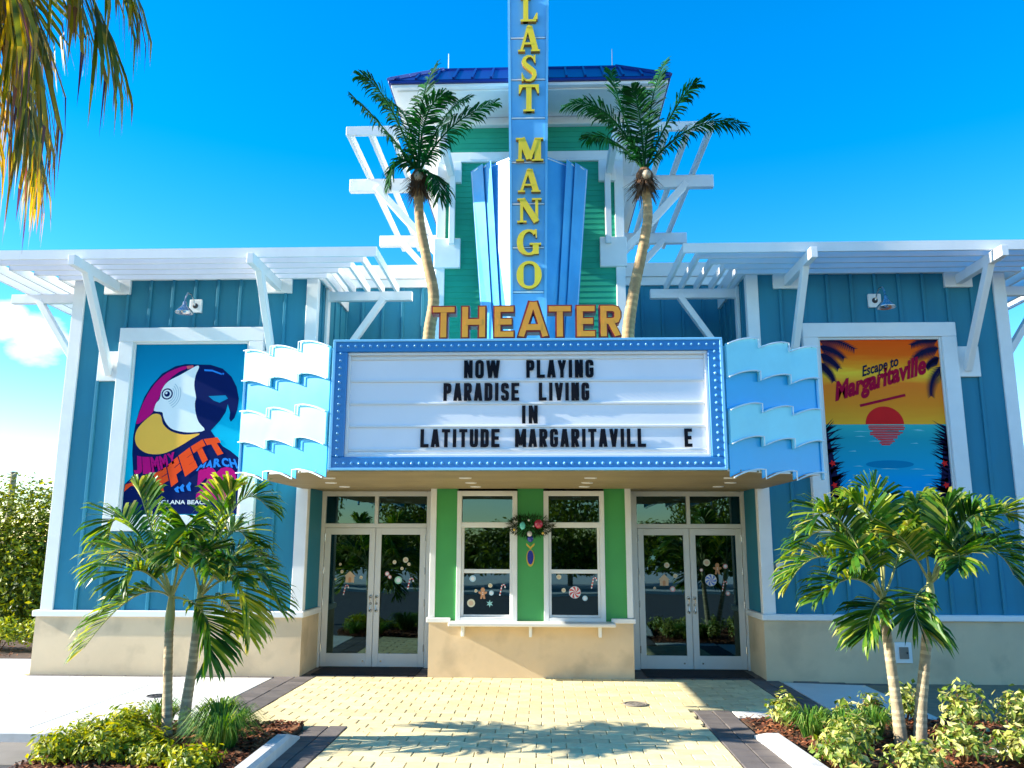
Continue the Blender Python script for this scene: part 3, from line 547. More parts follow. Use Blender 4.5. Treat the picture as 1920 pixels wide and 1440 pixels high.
# ------------------------------------------------------------------ window stickers (parts of the glass they are stuck to)
STICK_DOOR = [('house', -2.955, 1.405, 0.087), ('cream', -2.772, 1.397, 0.026), ('cream', -3.121, 1.607, 0.022), ('cream', -3.09, 1.489, 0.026), ('cane', -3.026, 1.211, 0.07), ('cream', -3.19, 1.37, 0.018), ('cream', -2.049, 1.679, 0.044), ('cream', -2.231, 1.644, 0.031), ('pink', -2.347, 1.458, 0.035), ('pink', -2.302, 1.407, 0.03), ('mint', -2.161, 1.357, 0.06), ('cream', -1.994, 1.611, 0.026), ('cream', -2.106, 1.543, 0.026), ('cane', -1.978, 1.316, 0.078), ('house', 2.13, 1.375, 0.085), ('cream', 2.18, 1.609, 0.043), ('cream', 2.311, 1.442, 0.034), ('pink', 2.261, 1.235, 0.043), ('cream', 1.974, 1.25, 0.021), ('star', 1.962, 1.725, 0.052), ('cream', 2.819, 1.653, 0.055), ('man', 2.985, 1.561, 0.076), ('pink', 3.113, 1.595, 0.039), ('blueswirl', 2.875, 1.378, 0.093), ('pink', 2.73, 1.535, 0.025), ('cane', 3.074, 1.296, 0.068), ('pink', 3.136, 1.172, 0.034)]
STICK_WIN = [('sky', -0.876, 1.424, 0.048), ('man', -0.721, 1.213, 0.072), ('cream', -0.609, 1.323, 0.032), ('sky', -0.592, 1.214, 0.036), ('cream', -0.826, 1.244, 0.024), ('cream', -0.896, 1.065, 0.06), ('cane', -0.44, 1.269, 0.072), ('star', -0.615, 1.059, 0.056), ('cream', 0.427, 1.453, 0.036), ('cream', 0.497, 1.258, 0.032), ('redswirl', 0.664, 1.228, 0.088), ('sky', 0.815, 1.143, 0.039), ('cane', 0.938, 1.377, 0.071)]
SM = {k: mk('sticker_' + k, c, .5, .02, 9) for k, c in dict(cream=(.70, .66, .46), pink=(.70, .34, .33), mint=(.33, .66, .48), sky=(.45, .68, .78), biscuit=(.58, .27, .12), white=(.8, .8, .8), red=(.62, .06, .05), blue=(.10, .22, .66), house=(.66, .46, .28), star=(.30, .60, .55)).items()}
def sticker(kind, x, z, r, y, parent):
    mb = MB(); t = .0015
    P = lambda pts: [(x + u * r, z + v * r) for u, v in pts]
    if kind in ('cream', 'pink', 'mint', 'sky'):
        mb.disc(x, z, r, y, 0, 18, t); mb.disc(x, z, r * .62, y - t, 1, 14, t); mats = [SM[kind], SM['white' if kind != 'cream' else 'house']]
    elif kind in ('redswirl', 'blueswirl'):
        mb.disc(x, z, r, y, 0, 24, t); mats = [SM['white'], SM['red' if kind == 'redswirl' else 'blue']]
        for k in range(7):
            a = 2 * pi * k / 7; pts = [(0, 0)]
            for q in (.33, .66, .95): pts.append((q * cos(a + q * .7), q * sin(a + q * .7)))
            for q in (.95, .66, .33): pts.append((q * cos(a + .45 + q * .7), q * sin(a + .45 + q * .7)))
            mb.prism(P(pts), y - t, y, 'y', 1)
    elif kind == 'house':
        mb.prism(P([(-.8, -1), (.8, -1), (.8, .1), (1.05, .1), (0, 1.1), (-1.05, .1), (-.8, .1)]), y, y + t, 'y', 0)
        mb.prism(P([(-.25, -1), (.25, -1), (.25, -.2), (0, 0), (-.25, -.2)]), y - t, y, 'y', 1); mats = [SM['house'], SM['biscuit']]
    elif kind == 'man':
        mb.prism(P([(-.55, -1.2), (-.15, -1.2), (0, -.6), (.15, -1.2), (.55, -1.2), (.4, -.3), (.9, -.05), (.85, .3), (.35, .25), (.45, .7), (.25, 1.1), (-.25, 1.1), (-.45, .7), (-.35, .25), (-.85, .3), (-.9, -.05), (-.4, -.3)]), y, y + t, 'y', 0)
        for zz in (.1, -.25): mb.disc(x, z + zz * r, r * .1, y - t, 1, 8, t)
        mats = [SM['biscuit'], SM['white']]
    elif kind == 'star':
        mb.prism(P([(cos(pi / 2 + k * pi / 6) * (1 if k % 2 == 0 else .42), sin(pi / 2 + k * pi / 6) * (1 if k % 2 == 0 else .42)) for k in range(12)]), y, y + t, 'y', 0); mats = [SM['star']]
    else:
        path = [(-.35, -1.3), (.0, .35)] + [(.38 - .38 * cos(a), .45 + .5 * sin(a)) for a in (0.4, 1.0, 1.6, 2.2, 2.8)] + [(.78, .25)]
        for i in range(len(path) - 1):
            (u0, v0), (u1, v1) = path[i], path[i + 1]
            m = max(1, int(math.hypot(u1 - u0, v1 - v0) / .3))
            for k in range(m):
                a = (u0 + (u1 - u0) * k / m, v0 + (v1 - v0) * k / m); b = (u0 + (u1 - u0) * (k + 1) / m, v0 + (v1 - v0) * (k + 1) / m)
                dx, dy = b[0] - a[0], b[1] - a[1]; ln = math.hypot(dx, dy); nx, ny = -dy / ln * .13, dx / ln * .13
                mb.prism(P([(a[0] + nx, a[1] + ny), (b[0] + nx, b[1] + ny), (b[0] - nx, b[1] - ny), (a[0] - nx, a[1] - ny)]), y, y + t, 'y', (i + k) % 2)
        mats = [SM['white'], SM['red']]
    mb.build('sticker', mats, parent)
doors = [o for o in B.children if o.name.split('.')[0] == 'door']
def owner(objs, x, nm):
    for o in objs:
        xs = [v.co.x for v in o.data.vertices]
        if min(xs) <= x <= max(xs): return o
for k, x, z, r in STICK_DOOR: sticker(k, x, z, r, .9195, owner(doors, x, 'door'))
wins = [o for o in B.children if o.name.split('.')[0] == 'booth_window']
for k, x, z, r in STICK_WIN: sticker(k, x, z, r, .0175, owner(wins, x, 'win'))
# ------------------------------------------------------------------ stroke lettering
def glyph(ch, w, h, t):
    l, r, b, T, m, cx = t / 2, w - t / 2, t * .42, h - t * .42, h * .5, w / 2
    k = min(w, h) * .22
    rr = lambda *p: list(p)
    D = {
     'N': [[(l, 0), (l, h)], [(r, 0), (r, h)], [(l * 1.1, h), (w - l * 1.1, 0)]],
     'O': [[(l, b + k), (l, T - k), (l + k * .3, T - k * .3), (l + k, T), (r - k, T), (r - k * .3, T - k * .3), (r, T - k), (r, b + k), (r - k * .3, b + k * .3), (r - k, b), (l + k, b), (l + k * .3, b + k * .3), 'close']],
     'W': [[(l * .8, h), (w * .27, 0)], [(w * .27, 0), (cx, h)], [(cx, h), (w * .73, 0)], [(w * .73, 0), (w - l * .8, h)]],
     'P': [[(l, 0), (l, h)], [(l, T), (r - k, T), (r - k * .3, T - k * .3), (r, T - k), (r, m + k), (r - k * .3, m + k * .3), (r - k, m), (l, m)]],
     'L': [[(l, 0), (l, h)], [(l, b), (w, b)]],
     'A': [[(l * .8, 0), (cx - t * .1, h)], [(w - l * .8, 0), (cx + t * .1, h)], [(w * .22, h * .27), (w * .78, h * .27)]],
     'Y': [[(l * .8, h), (cx, h * .42)], [(w - l * .8, h), (cx, h * .42)], [(cx, h * .48), (cx, 0)]],
     'I': [[(cx, 0), (cx, h)]],
     'G': [[(r, h * .68), (r, T - k), (r - k * .3, T - k * .3), (r - k, T), (l + k, T), (l + k * .3, T - k * .3), (l, T - k), (l, b + k), (l + k * .3, b + k * .3), (l + k, b), (r - k, b), (r - k * .3, b + k * .3), (r, b + k), (r, h * .46)], [(w * .5, h * .46), (w, h * .46)]],
     'R': [[(l, 0), (l, h)], [(l, T), (r - k, T), (r - k * .3, T - k * .3), (r, T - k), (r, m + k), (r - k * .3, m + k * .3), (r - k, m), (l, m)], [(w * .48, m), (w - t * .5, 0)]],
     'D': [[(l, 0), (l, h)], [(l, T), (r - k, T), (r - k * .3, T - k * .3), (r, T - k), (r, b + k), (r - k * .3, b + k * .3), (r - k, b), (l, b)]],
     'S': [[(r, h * .70), (r, T - k), (r - k * .3, T - k * .3), (r - k, T), (l + k, T), (l + k * .3, T - k * .3), (l, T - k), (l, m + k), (l + k * .4, m + k * .45), (r - k * .4, m - k * .35), (r, m - k), (r, b + k), (r - k * .3, b + k * .3), (r - k, b), (l + k, b), (l + k * .3, b + k * .3), (l, b + k), (l, h * .30)]],
     'E': [[(l, 0), (l, h)], [(l, T), (w, T)], [(l, m), (w * .9, m)], [(l, b), (w, b)]],
     'V': [[(l * .8, h), (cx, 0)], [(w - l * .8, h), (cx, 0)]],
     'T': [[(cx, 0), (cx, h)], [(0, T), (w, T)]],
     'U': [[(l, h), (l, b + k), (l + k * .3, b + k * .3), (l + k, b), (r - k, b), (r - k * .3, b + k * .3), (r, b + k), (r, h)]],
     'M': [[(l, 0), (l, h)], [(r, 0), (r, h)], [(l * 1.1, h), (cx, h * .12)], [(w - l * 1.1, h), (cx, h * .12)]],
     'H': [[(l, 0), (l, h)], [(r, 0), (r, h)], [(l, m), (r, m)]],
    }
    return D[ch]
def stroke_poly(pts, t, tv=None):
    """outline of a polyline with mitred joints; horizontal runs are a little thinner"""
    closed = pts[-1] == 'close'
    if closed: pts = pts[:-1]
    n = len(pts); L_, R_ = [], []
    for i in range(n):
        p = Vector(pts[i]).to_2d() if False else Vector((pts[i][0], pts[i][1]))
        a = Vector(pts[i - 1]) if (i > 0 or closed) else None
        b = Vector(pts[(i + 1) % n]) if (i < n - 1 or closed) else None
        d0 = (p - a).normalized() if a is not None else None; d1 = (b - p).normalized() if b is not None else None
        if d0 is None: d0 = d1
        if d1 is None: d1 = d0
        n0 = Vector((-d0.y, d0.x)); n1 = Vector((-d1.y, d1.x)); mm = (n0 + n1)
        mm = mm / max(.3, mm.length_squared) * 2
        hw = t / 2
        L_.append(p + mm * hw); R_.append(p - mm * hw)
    if closed: return L_, R_
    return [tuple(q) for q in L_] + [tuple(q) for q in reversed(R_)]
def add_glyph(mb, ch, x, z, w, h, t, yf, yb, mat=0, side=None):
    for k, pl in enumerate(glyph(ch, w, h, t)):
        closed = pl[-1] == 'close'; o = .0012 * k
        r = stroke_poly(pl, t)
        if closed:
            A, Bq = r; n = len(A)
            for i in range(n):
                j = (i + 1) % n
                q = [(x + v[0], z + v[1]) for v in (A[i], A[j], Bq[j], Bq[i])]
                mb.prism(q, yf - o, yb, 'y', mat, side)
        else:
            # quads along the stroke keep every face simple
            m = len(r) // 2
            for i in range(m - 1):
                q = [r[i], r[i + 1], r[2 * m - 2 - i], r[2 * m - 1 - i]]
                q = [(x + v[0], min(max(z + v[1], z), z + h)) for v in q]
                mb.prism(q, yf - o, yb, 'y', mat, side)

# ------------------------------------------------------------------ marquee sign
MQ = thing('marquee_sign', (0, -1.6, 2.79), 'blue framed marquee canopy with white letter board and wave panels over the entrance', 'marquee')
def mpart(mb, name, mat, parent=None, **k): return mb.build(name, mat, parent if parent is not None else MQ, **k)
plan = [(-2.27, -3.14), (2.27, -3.14), (3.53, -2.44), (3.53, -.04), (-3.53, -.04), (-3.53, -2.44)]
mpart(MB().prism(plan, 2.815, 4.20, 'z'), 'canopy_body', M['sky_blue'])
cl = mpart(MB().prism([(-2.29, -3.155), (2.29, -3.155), (3.55, -2.46), (3.55, -.03), (-3.55, -.03), (-3.55, -2.46)], 2.795, 2.813, 'z'), 'canopy_ceiling', M['soffit'])
yb = -3.13
while yb < -.06:
    w = .135; lim = 2.27 + min(1, max(0, (yb + w + 3.12) / .72)) * 1.25 if yb + w < -2.45 else 3.53
    mpart(MB().box(-lim, lim, yb, min(yb + w - .012, -.045), 2.772, 2.794, c=.004), 'soffit_board', M['soffit'], cl); yb += w
for x in (-2.75, -.80, .80, 2.75):
    for y in (-.55, -1.35, -2.2):
        if abs(x) > 2 and y < -2.0: x2 = x * .93
        else: x2 = x
        mpart(MB().lathe([(.0, -.004), (.055, -.004), (.060, -.010), (.078, -.010), (.082, 0)], (x2, y, 2.772), 16), 'downlight', M['white'], cl)
for s in (-1, 1):
    mpart(MB().box(s * 1.53, s * 3.45, -.028, .92, 2.792, 2.83), 'recess_soffit', M['soffit'], cl)
FX, FZ0, FZ1, IX, IZ0, IZ1 = 2.295, 2.785, 4.335, 2.135, 2.935, 4.19
frm = mpart(MB().box(-FX, FX, -3.235, -3.145, IZ1, FZ1, c=.008).box(-FX, FX, -3.235, -3.145, FZ0, IZ0, c=.008).box(-FX, -IX, -3.234, -3.146, IZ0, IZ1, c=.008).box(IX, FX, -3.234, -3.146, IZ0, IZ1, c=.008), 'sign_frame', M['frame_blue'])
for (a, b) in ((FZ1 - .022, FZ1 + .006), (FZ0 - .006, FZ0 + .022)): mpart(MB().box(-FX - .012, FX + .012, -3.252, -3.15, a, b, c=.004), 'frame_lip', M['fin_light'], frm)
for s in (-1, 1): mpart(MB().box(s * (FX - .02), s * (FX + .014), -3.252, -3.15, FZ0 + .022, FZ1 - .022, c=.004), 'frame_lip', M['fin_light'], frm)
bm_ = MB(); bm_.lathe([(.0, .022), (.008, .020), (.0125, .013), (.014, .006), (.019, .0)], (0, 0, 0), 8, 0, (0, -1, 0))
bulb = bm_.mesh('bulb', M['bulb'], smooth=True)
xs = [-2.215 + k * (4.43 / 50) for k in range(51)]
for x in xs:
    inst('bulb', bulb, (x, -3.235, 4.262), frm); inst('bulb', bulb, (x, -3.235, 2.86), frm)
for k in range(1, 16):
    z = 2.86 + k * (4.262 - 2.86) / 16
    for s in (-1, 1): inst('bulb', bulb, (s * 2.215, -3.235, z), frm)
lb = mpart(MB().box(-IX, IX, -3.16, -3.145, IZ0, IZ1), 'letter_board', M['board'])
for (a, b, c, d) in ((-IX, IX, IZ1 - .035, IZ1), (-IX, IX, IZ0, IZ0 + .035)): mpart(MB().box(a, b, -3.205, -3.161, c, d, c=.005), 'board_rim', M['white'], lb)
for s in (-1, 1): mpart(MB().box(s * (IX - .035), s * IX, -3.204, -3.161, IZ0 + .036, IZ1 - .036, c=.005), 'board_rim', M['white'], lb)
for z in (4.118, 3.845, 3.573, 3.30, 3.022): mpart(MB().box(-IX + .036, IX - .036, -3.178, -3.161, z - .014, z + .014, c=.005), 'letter_track', M['white'], lb)
ROWZ = (3.877, 3.602, 3.330, 3.052)
def sign_word(word, x0, x1, z, h, t):
    rel = {'I': .42, 'W': 1.32, 'M': 1.18}
    ws = [rel.get(c, .86) for c in word]; gaps = .26 * (len(word) - 1); u = (x1 - x0) / (sum(ws) + gaps); x = x0
    for c, wd in zip(word, ws):
        mb = MB(); add_glyph(mb, c, x, z, wd * u, h, t if c != 'I' else min(t, wd * u), -3.188, -3.180)
        mb.build('letter', M['black'], lb); x += (wd + .26) * u
for word, x0, x1, r in (('NOW', -.741, -.316, 0), ('PLAYING', .0, .797, 0), ('PARADISE', -.982, -.083, 1), ('LIVING', .148, .742, 1), ('IN', -.055, .134, 2), ('LATITUDE', -1.243, -.313, 3), ('MARGARITAVILL', -.132, 1.390, 3), ('E', 1.836, 1.925, 3)):
    sign_word(word, x0, x1, ROWZ[r], .214, .041)
# wave panels, four overlapping rows either side of the letter board
def wave(u, Lp):
    p = Lp / 3; f = (u % p) / p
    return .118 * (1 - (1 - f) ** 1.9) - .03 * max(0, f - .75)
for s in (-1, 1):
    P0, P1 = Vector((2.335, -3.19)), Vector((3.61, -2.50)); Lp = (P1 - P0).length; dr = (P1 - P0) / Lp; nr = Vector((dr.y, -dr.x))
    def pt(u, z, o): q = P0 + dr * u + nr * o; return (s * q.x, q.y, z)
    back = mpart(MB().prism([(s * (P0 + nr * -.005).x, (P0 + nr * -.005).y), (s * (P1 + nr * -.005).x, (P1 + nr * -.005).y), (s * (P1 + nr * -.06).x, (P1 + nr * -.06).y), (s * (P0 + nr * -.06).x, (P0 + nr * -.06).y)], 2.80, 4.25, 'z'), 'wave_panel_back', M['sky_blue'])
    us = []
    for k in range(3):
        for j in range(9): us.append(Lp / 3 * k + Lp / 3 * min(j / 8, .9995))
    for r in range(4):
        zt, zb = 4.27 - .392 * r, 4.27 - .392 * (r + 1)
        o = .05 if r % 2 == 0 else .012
        top = [(u, zt + wave(u, Lp)) for u in us]; bot = [(u, zb + wave(u, Lp) - (.0 if r == 3 else .02)) for u in us]
        mb = MB(); n = len(us)
        vs = [pt(u, z, o) for u, z in top] + [pt(u, z, o) for u, z in bot] + [pt(u, z, o - .035 if r % 2 == 0 else o - .012) for u, z in top] + [pt(u, z, o - .035 if r % 2 == 0 else o - .012) for u, z in bot]
        fs = []
        for i in range(n - 1):
            fs.append((i, i + 1, n + i + 1, n + i)); fs.append((i, 2 * n + i, 2 * n + i + 1, i + 1)); fs.append((n + i, n + i + 1, 3 * n + i + 1, 3 * n + i))
        fs.append((0, n, 3 * n, 2 * n)); fs.append((n - 1, 3 * n - 1, 4 * n - 1, 2 * n - 1))
        mb.add(vs, fs); mpart(mb, 'wave_row', M['sky_blue'] if r % 2 == 0 else M['mid_blue'], back)
    for r in range(5):
        zt = 4.27 - .392 * r + (.0 if r in (0, 4) else -.004)
        mpart(MB().tube([pt(u, zt + wave(u, Lp) - .008, .075) for u in us], .0095, 5), 'neon_tube', M['neon'], back)
        for q in (.30, .62, .94):
            u = Lp * q; mpart(MB().tube([pt(u, zt + wave(u, Lp) - .008, .07), pt(u, zt + wave(u, Lp) - .012, .03)], .007, 5), 'tube_clip', M['steel'], back)
    mpart(MB().box(s * 3.602, s * 3.632, -2.535, -2.465, 2.72, 4.40, c=.004), 'end_post', M['fin_light'], back)
    for r in range(3): 
        u0 = Lp / 3 * r
        mpart(MB().prism([(s * v.x, v.y) for v in (P0 + dr * (u0 + .02), P0 + dr * (u0 + Lp / 3 - .03), P0 + dr * (u0 + Lp / 3 - .03) - nr * .16, P0 + dr * (u0 + .02) - nr * .16)], 2.775, 2.797, 'z'), 'under_tray', M['white'], back)

# THEATER letters standing on the marquee
TS = thing('theater_letters', (0, -3.0, 4.34), 'orange channel letters spelling THEATER standing along the marquee top', 'sign')
tx = [('T', -1.160, .300), ('H', -.800, .315), ('E', -.405, .265), ('A', -.110, .385), ('T', .255, .300), ('E', .595, .250), ('R', .880, .275)]
for ch, x, w in tx:
    mb = MB(); big = ch == 'A'
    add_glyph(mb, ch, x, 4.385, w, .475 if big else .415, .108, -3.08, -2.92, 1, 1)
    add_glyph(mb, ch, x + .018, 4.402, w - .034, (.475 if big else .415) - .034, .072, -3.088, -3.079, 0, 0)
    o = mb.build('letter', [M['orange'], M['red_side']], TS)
TSr = MB().box(-1.25, 1.25, -3.0, -2.96, 4.345, 4.378, c=.004).build('letter_rail', M['red_side'], TS)
for k in range(7): MB().box(-1.2 + k * .4 - .012, -1.2 + k * .4 + .012, -2.99, -2.97, 4.30, 4.346).build('rail_foot', M['dark'], TS)

# ------------------------------------------------------------------ pylon sign with fins
PY = thing('pylon_sign', (0, -1.5, 4.2), 'tall light blue pylon sign with yellow letters LAST MANGO and flared blue fins', 'sign')
def hw(z): return .247 + (z - 5.48) * (.300 - .247) / 4.62 + 0
def ppart(mb, name, mat, parent=None, **k): return mb.build(name, mat, parent if parent is not None else PY, **k)
zt_, zb_ = 10.95, 4.20
core = ppart(MB().prism([(-hw(zb_) + .02, zb_), (hw(zb_) - .02, zb_), (hw(zt_) - .02, zt_), (-hw(zt_) + .02, zt_)], -1.485, -.35, 'y'), 'pylon_body', M['pylon'])
for s in (-1, 1):
    ppart(MB().prism([(s * (hw(zb_) - .025), zb_), (s * (hw(zb_) + .012), zb_), (s * (hw(zt_) + .012), zt_), (s * (hw(zt_) - .025), zt_)], -1.535, -1.40, 'y'), 'edge_strip', M['fin_light'])
js = [4.22, 5.452, 6.114, 6.781, 7.429, 8.133, 8.757, 9.446, 10.13, 10.93]
for a, b in zip(js[:-1], js[1:]):
    a2, b2 = a + .022, b - .022
    ppart(MB().prism([(-hw(a2) + .028, a2), (hw(a2) - .028, a2), (hw(b2) - .028, b2), (-hw(b2) + .028, b2)], -1.51, -1.486, 'y'), 'face_panel', M['pylon'])
    ppart(MB().box(-hw(b) + .03, hw(b) - .03, -1.520, -1.4855, b - .010, b + .012, c=.003), 'joint_bar', M['neon'])
def serif(mb, ch, cx, z0, z1, w, yf, yb):
    h = z1 - z0; T = .27 * w; t = .11 * w; sh = .075 * h
    k = [0]
    def S(pts, widths=None, wd=T):
        o = .0012 * k[0]; k[0] += 1
        Pw = [Vector((cx + (u - .5) * w, z0 + v * h)) for u, v in pts]; n = len(Pw); Lp_, Rp_ = [], []
        for i in range(n):
            d = (Pw[min(i + 1, n - 1)] - Pw[max(i - 1, 0)]).normalized(); nn = Vector((-d.y, d.x)); ww = (widths[i] if widths else wd) / 2
            Lp_.append(Pw[i] + nn * ww); Rp_.append(Pw[i] - nn * ww)
        for i in range(n - 1):
            mb.prism([tuple(Lp_[i]), tuple(Lp_[i + 1]), tuple(Rp_[i + 1]), tuple(Rp_[i])], yf - o, yb, 'y', 0, 1)
    def bar(u0, u1, v0, v1): 
        o = .0012 * k[0]; k[0] += 1
        mb.prism([(cx + (u0 - .5) * w, z0 + v0 * h), (cx + (u1 - .5) * w, z0 + v0 * h), (cx + (u1 - .5) * w, z0 + v1 * h), (cx + (u0 - .5) * w, z0 + v1 * h)], yf - o, yb, 'y', 0, 1)
    def tri(*p):
        o = .0012 * k[0]; k[0] += 1
        mb.prism([(cx + (u - .5) * w, z0 + v * h) for u, v in p], yf - o, yb, 'y', 0, 1)
    if ch == 'L': bar(.20, .47, .0, 1.0); bar(.06, .61, .93, 1.0); bar(.06, .90, .0, .085); tri((.72, .08), (.98, .08), (.98, .34), (.91, .34))
    if ch == 'T': bar(.365, .635, .0, 1.0); bar(.22, .78, .0, .07); bar(.0, 1.0, .90, 1.0); tri((0, .90), (0, .66), (.06, .66), (.2, .91)); tri((1, .90), (1, .66), (.94, .66), (.8, .91))
    if ch == 'A': S([(.14, .03), (.47, .98)], wd=t * 1.15); S([(.83, .03), (.53, .98)], wd=T * 1.05); bar(.26, .70, .27, .35); bar(-.02, .32, .0, .065); bar(.60, 1.04, .0, .065); tri((.38, .93), (.62, .93), (.56, 1.02), (.46, 1.02))
    if ch == 'M': S([(.17, .0), (.19, .97)], wd=t * 1.2); bar(.70, .94, .0, 1.0); S([(.22, 1.0), (.53, .10)], wd=T * .95); S([(.78, .97), (.52, .08)], wd=t * 1.3); bar(.03, .32, .0, .07); bar(.60, 1.03, .0, .07); bar(.02, .30, .93, 1.0); bar(.72, 1.03, .93, 1.0)
    if ch == 'N': bar(.12, .25, .0, .97); bar(.76, .89, .03, 1.0); S([(.20, .98), (.82, .03)], wd=T * .95); bar(.0, .40, .0, .07); bar(.62, 1.03, .93, 1.0); bar(.0, .30, .93, 1.0)
    if ch == 'O':
        n = 24
        for i in range(n):
            a, b = 2 * pi * i / n, 2 * pi * (i + 1) / n
            f = lambda q: T * (.32 + .72 * abs(cos(q)) ** 1.3)
            def pr(q, inn):
                ox, oz = .5 * w, .5 * h
                return (cx + cos(q) * (ox - (f(q) if inn else 0)), z0 + h / 2 + sin(q) * (oz - (T * .42 if inn else 0)))
            mb.prism([pr(a, 0), pr(b, 0), pr(b, 1), pr(a, 1)], yf, yb, 'y', 0, 1)
    if ch == 'G':
        pts = []; wd_ = []
        for i in range(19):
            a = radians(48) + i * radians(264) / 18; pts.append((.5 + .40 * cos(a), .5 + .44 * sin(a))); wd_.append(T * (.36 + .66 * abs(cos(a)) ** 1.3))
        S(pts, wd_); bar(.66, .92, .06, .42); bar(.52, 1.02, .40, .47); tri((.74, .98), (.84, .98), (.84, .66), (.80, .66))
    if ch == 'S':
        pts = [(.84, .74), (.78, .86), (.62, .945), (.44, .945), (.28, .87), (.22, .76), (.28, .655), (.45, .565), (.62, .475), (.78, .38), (.82, .26), (.74, .13), (.57, .055), (.38, .06), (.22, .14), (.14, .27)]
        wd_ = [t * .9, t, t, t * 1.2, T * .75, T * .9, T, T * 1.05, T * 1.05, T, T * .9, T * .75, t * 1.2, t, t, t * .9]
        S(pts, wd_); tri((.76, .98), (.87, .98), (.87, .68), (.83, .68)); tri((.10, .03), (.21, .03), (.15, .34), (.10, .34))
PYL = [('L', 9.681, 10.105), ('A', 9.183, 9.609), ('S', 8.683, 9.13), ('T', 8.209, 8.64), ('M', 7.422, 7.783), ('A', 6.94, 7.296), ('N', 6.474, 6.842), ('G', 5.975, 6.377), ('O', 5.484, 5.896)]
for ch, a, b in PYL:
    mb = MB(); w = {'M': .40, 'L': .28, 'T': .30, 'S': .27, 'A': .31, 'N': .34, 'G': .33, 'O': .36}[ch]
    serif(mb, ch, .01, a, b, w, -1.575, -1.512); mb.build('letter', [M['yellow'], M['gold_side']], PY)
for s in (-1, 1):
    steps = [(.62, .47, -1.40, -1.06, 7.60), (.755, .595, -1.20, -.94, 7.62), (.905, .715, -1.06, -.80, 7.64)]
    for i, (xt, xbm, yi, yf, zt) in enumerate(steps):
        zb0 = 4.22
        xb = xbm - (xt - xbm) / (zt - 5.2) * (5.2 - zb0)
        xi_t, xi_b = (.20, .20) if i == 0 else (steps[i - 1][0] - .05, steps[i - 1][1] - .05 - (steps[i - 1][0] - steps[i - 1][1]) / (zt - 5.2) * (5.2 - zb0))
        ybk = -.36 - .03 * i
        fv = [(s * xi_b, yi, zb0), (s * xb, yf, zb0), (s * xt, yf, zt), (s * xi_t, yi, zt), (s * xi_b, ybk, zb0), (s * xb, ybk, zb0), (s * xt, ybk, zt), (s * xi_t, ybk, zt)]
        fin = ppart(MB().add(fv, [(0, 1, 2, 3), (4, 7, 6, 5), (1, 5, 6, 2), (0, 4, 5, 1), (3, 2, 6, 7), (0, 3, 7, 4)]), 'fin', M['fin_blue'])
        for q in ((0.0, .012),):
            ppart(MB().tube([(s * (xb + q[0] - .012), yf - .012, zb0 + .05), (s * (xt + q[0] - .012), yf - .012, zt - .02)], .0095, 5), 'neon_tube', M['neon'], fin)
        ppart(MB().tube([(s * (xi_t + .08), yi - .012 + (yf - yi) * .08 / (xt - xi_t), zt - .03), (s * (xt - .03), yf - .014, zt - .03)], .009, 5), 'neon_tube', M['neon'], fin)
        ppart(MB().prism([(s * (xb - .02), zb0), (s * (xb + .006), zb0), (s * (xt + .006), zt), (s * (xt - .02), zt)], yf - .006, yf + .05, 'y'), 'fin_edge', M['fin_blue'], fin)
# ------------------------------------------------------------------ posters
def text2d(body, offset=0.0, shear=0.0, res=3):
    cu = bpy.data.curves.new('tmp', 'FONT'); cu.body = body; cu.size = 1; cu.offset = offset; cu.shear = shear; cu.resolution_u = res; cu.fill_mode = 'FRONT'
    o = bpy.data.objects.new('tmp', cu); COL.objects.link(o); dg = bpy.context.evaluated_depsgraph_get(); dg.update()
    me = bpy.data.meshes.new_from_object(o.evaluated_get(dg)); vs = [(v.co.x, v.co.y) for v in me.vertices]; fs = [tuple(p.vertices) for p in me.polygons]
    bpy.data.objects.remove(o); bpy.data.curves.remove(cu); bpy.data.meshes.remove(me)
    x0, x1 = min(v[0] for v in vs), max(v[0] for v in vs); return [((x - x0), y) for x, y in vs], fs, x1 - x0
def lerp_poly(pl, t):
    seg = [math.dist(pl[i], pl[i + 1]) for i in range(len(pl) - 1)]; L_ = sum(seg) * min(max(t, 0), 1)
    for i, d in enumerate(seg):
        if L_ <= d or i == len(seg) - 1: f = L_ / d; return (pl[i][0] + (pl[i + 1][0] - pl[i][0]) * f, pl[i][1] + (pl[i + 1][1] - pl[i][1]) * f)
        L_ -= d
def put_text(mb, body, mapf, y, mat=0, offset=0.0, shear=0.0):
    vs, fs, w = text2d(body, offset, shear); out_ = []
    for x, z in vs: q = mapf(x / w, z / .70, w); out_.append((q[0], y, q[1]))
    mb.add(out_, fs, mat)
PM = {k: mk('print_' + k, c, .8, .02, 4, spec=.08) for k, c in dict(navy=(.001, .010, .085), magenta=(.50, .004, .17), white=(.80, .82, .82), yellow=(.92, .47, .07), orange=(.88, .075, .015), blue=(.02, .22, .72), teal=(.0, .22, .42), cyan=(.05, .35, .70), pink=(.68, .12, .14), dark=(.012, .010, .045), red=(.80, .02, .02), maroon=(.42, .004, .035), rust=(.60, .085, .03), gold=(.88, .55, .10), lemon=(.90, .72, .12), sea=(.01, .30, .38), foam=(.25, .62, .66), grey=(.45, .55, .62)).items()}
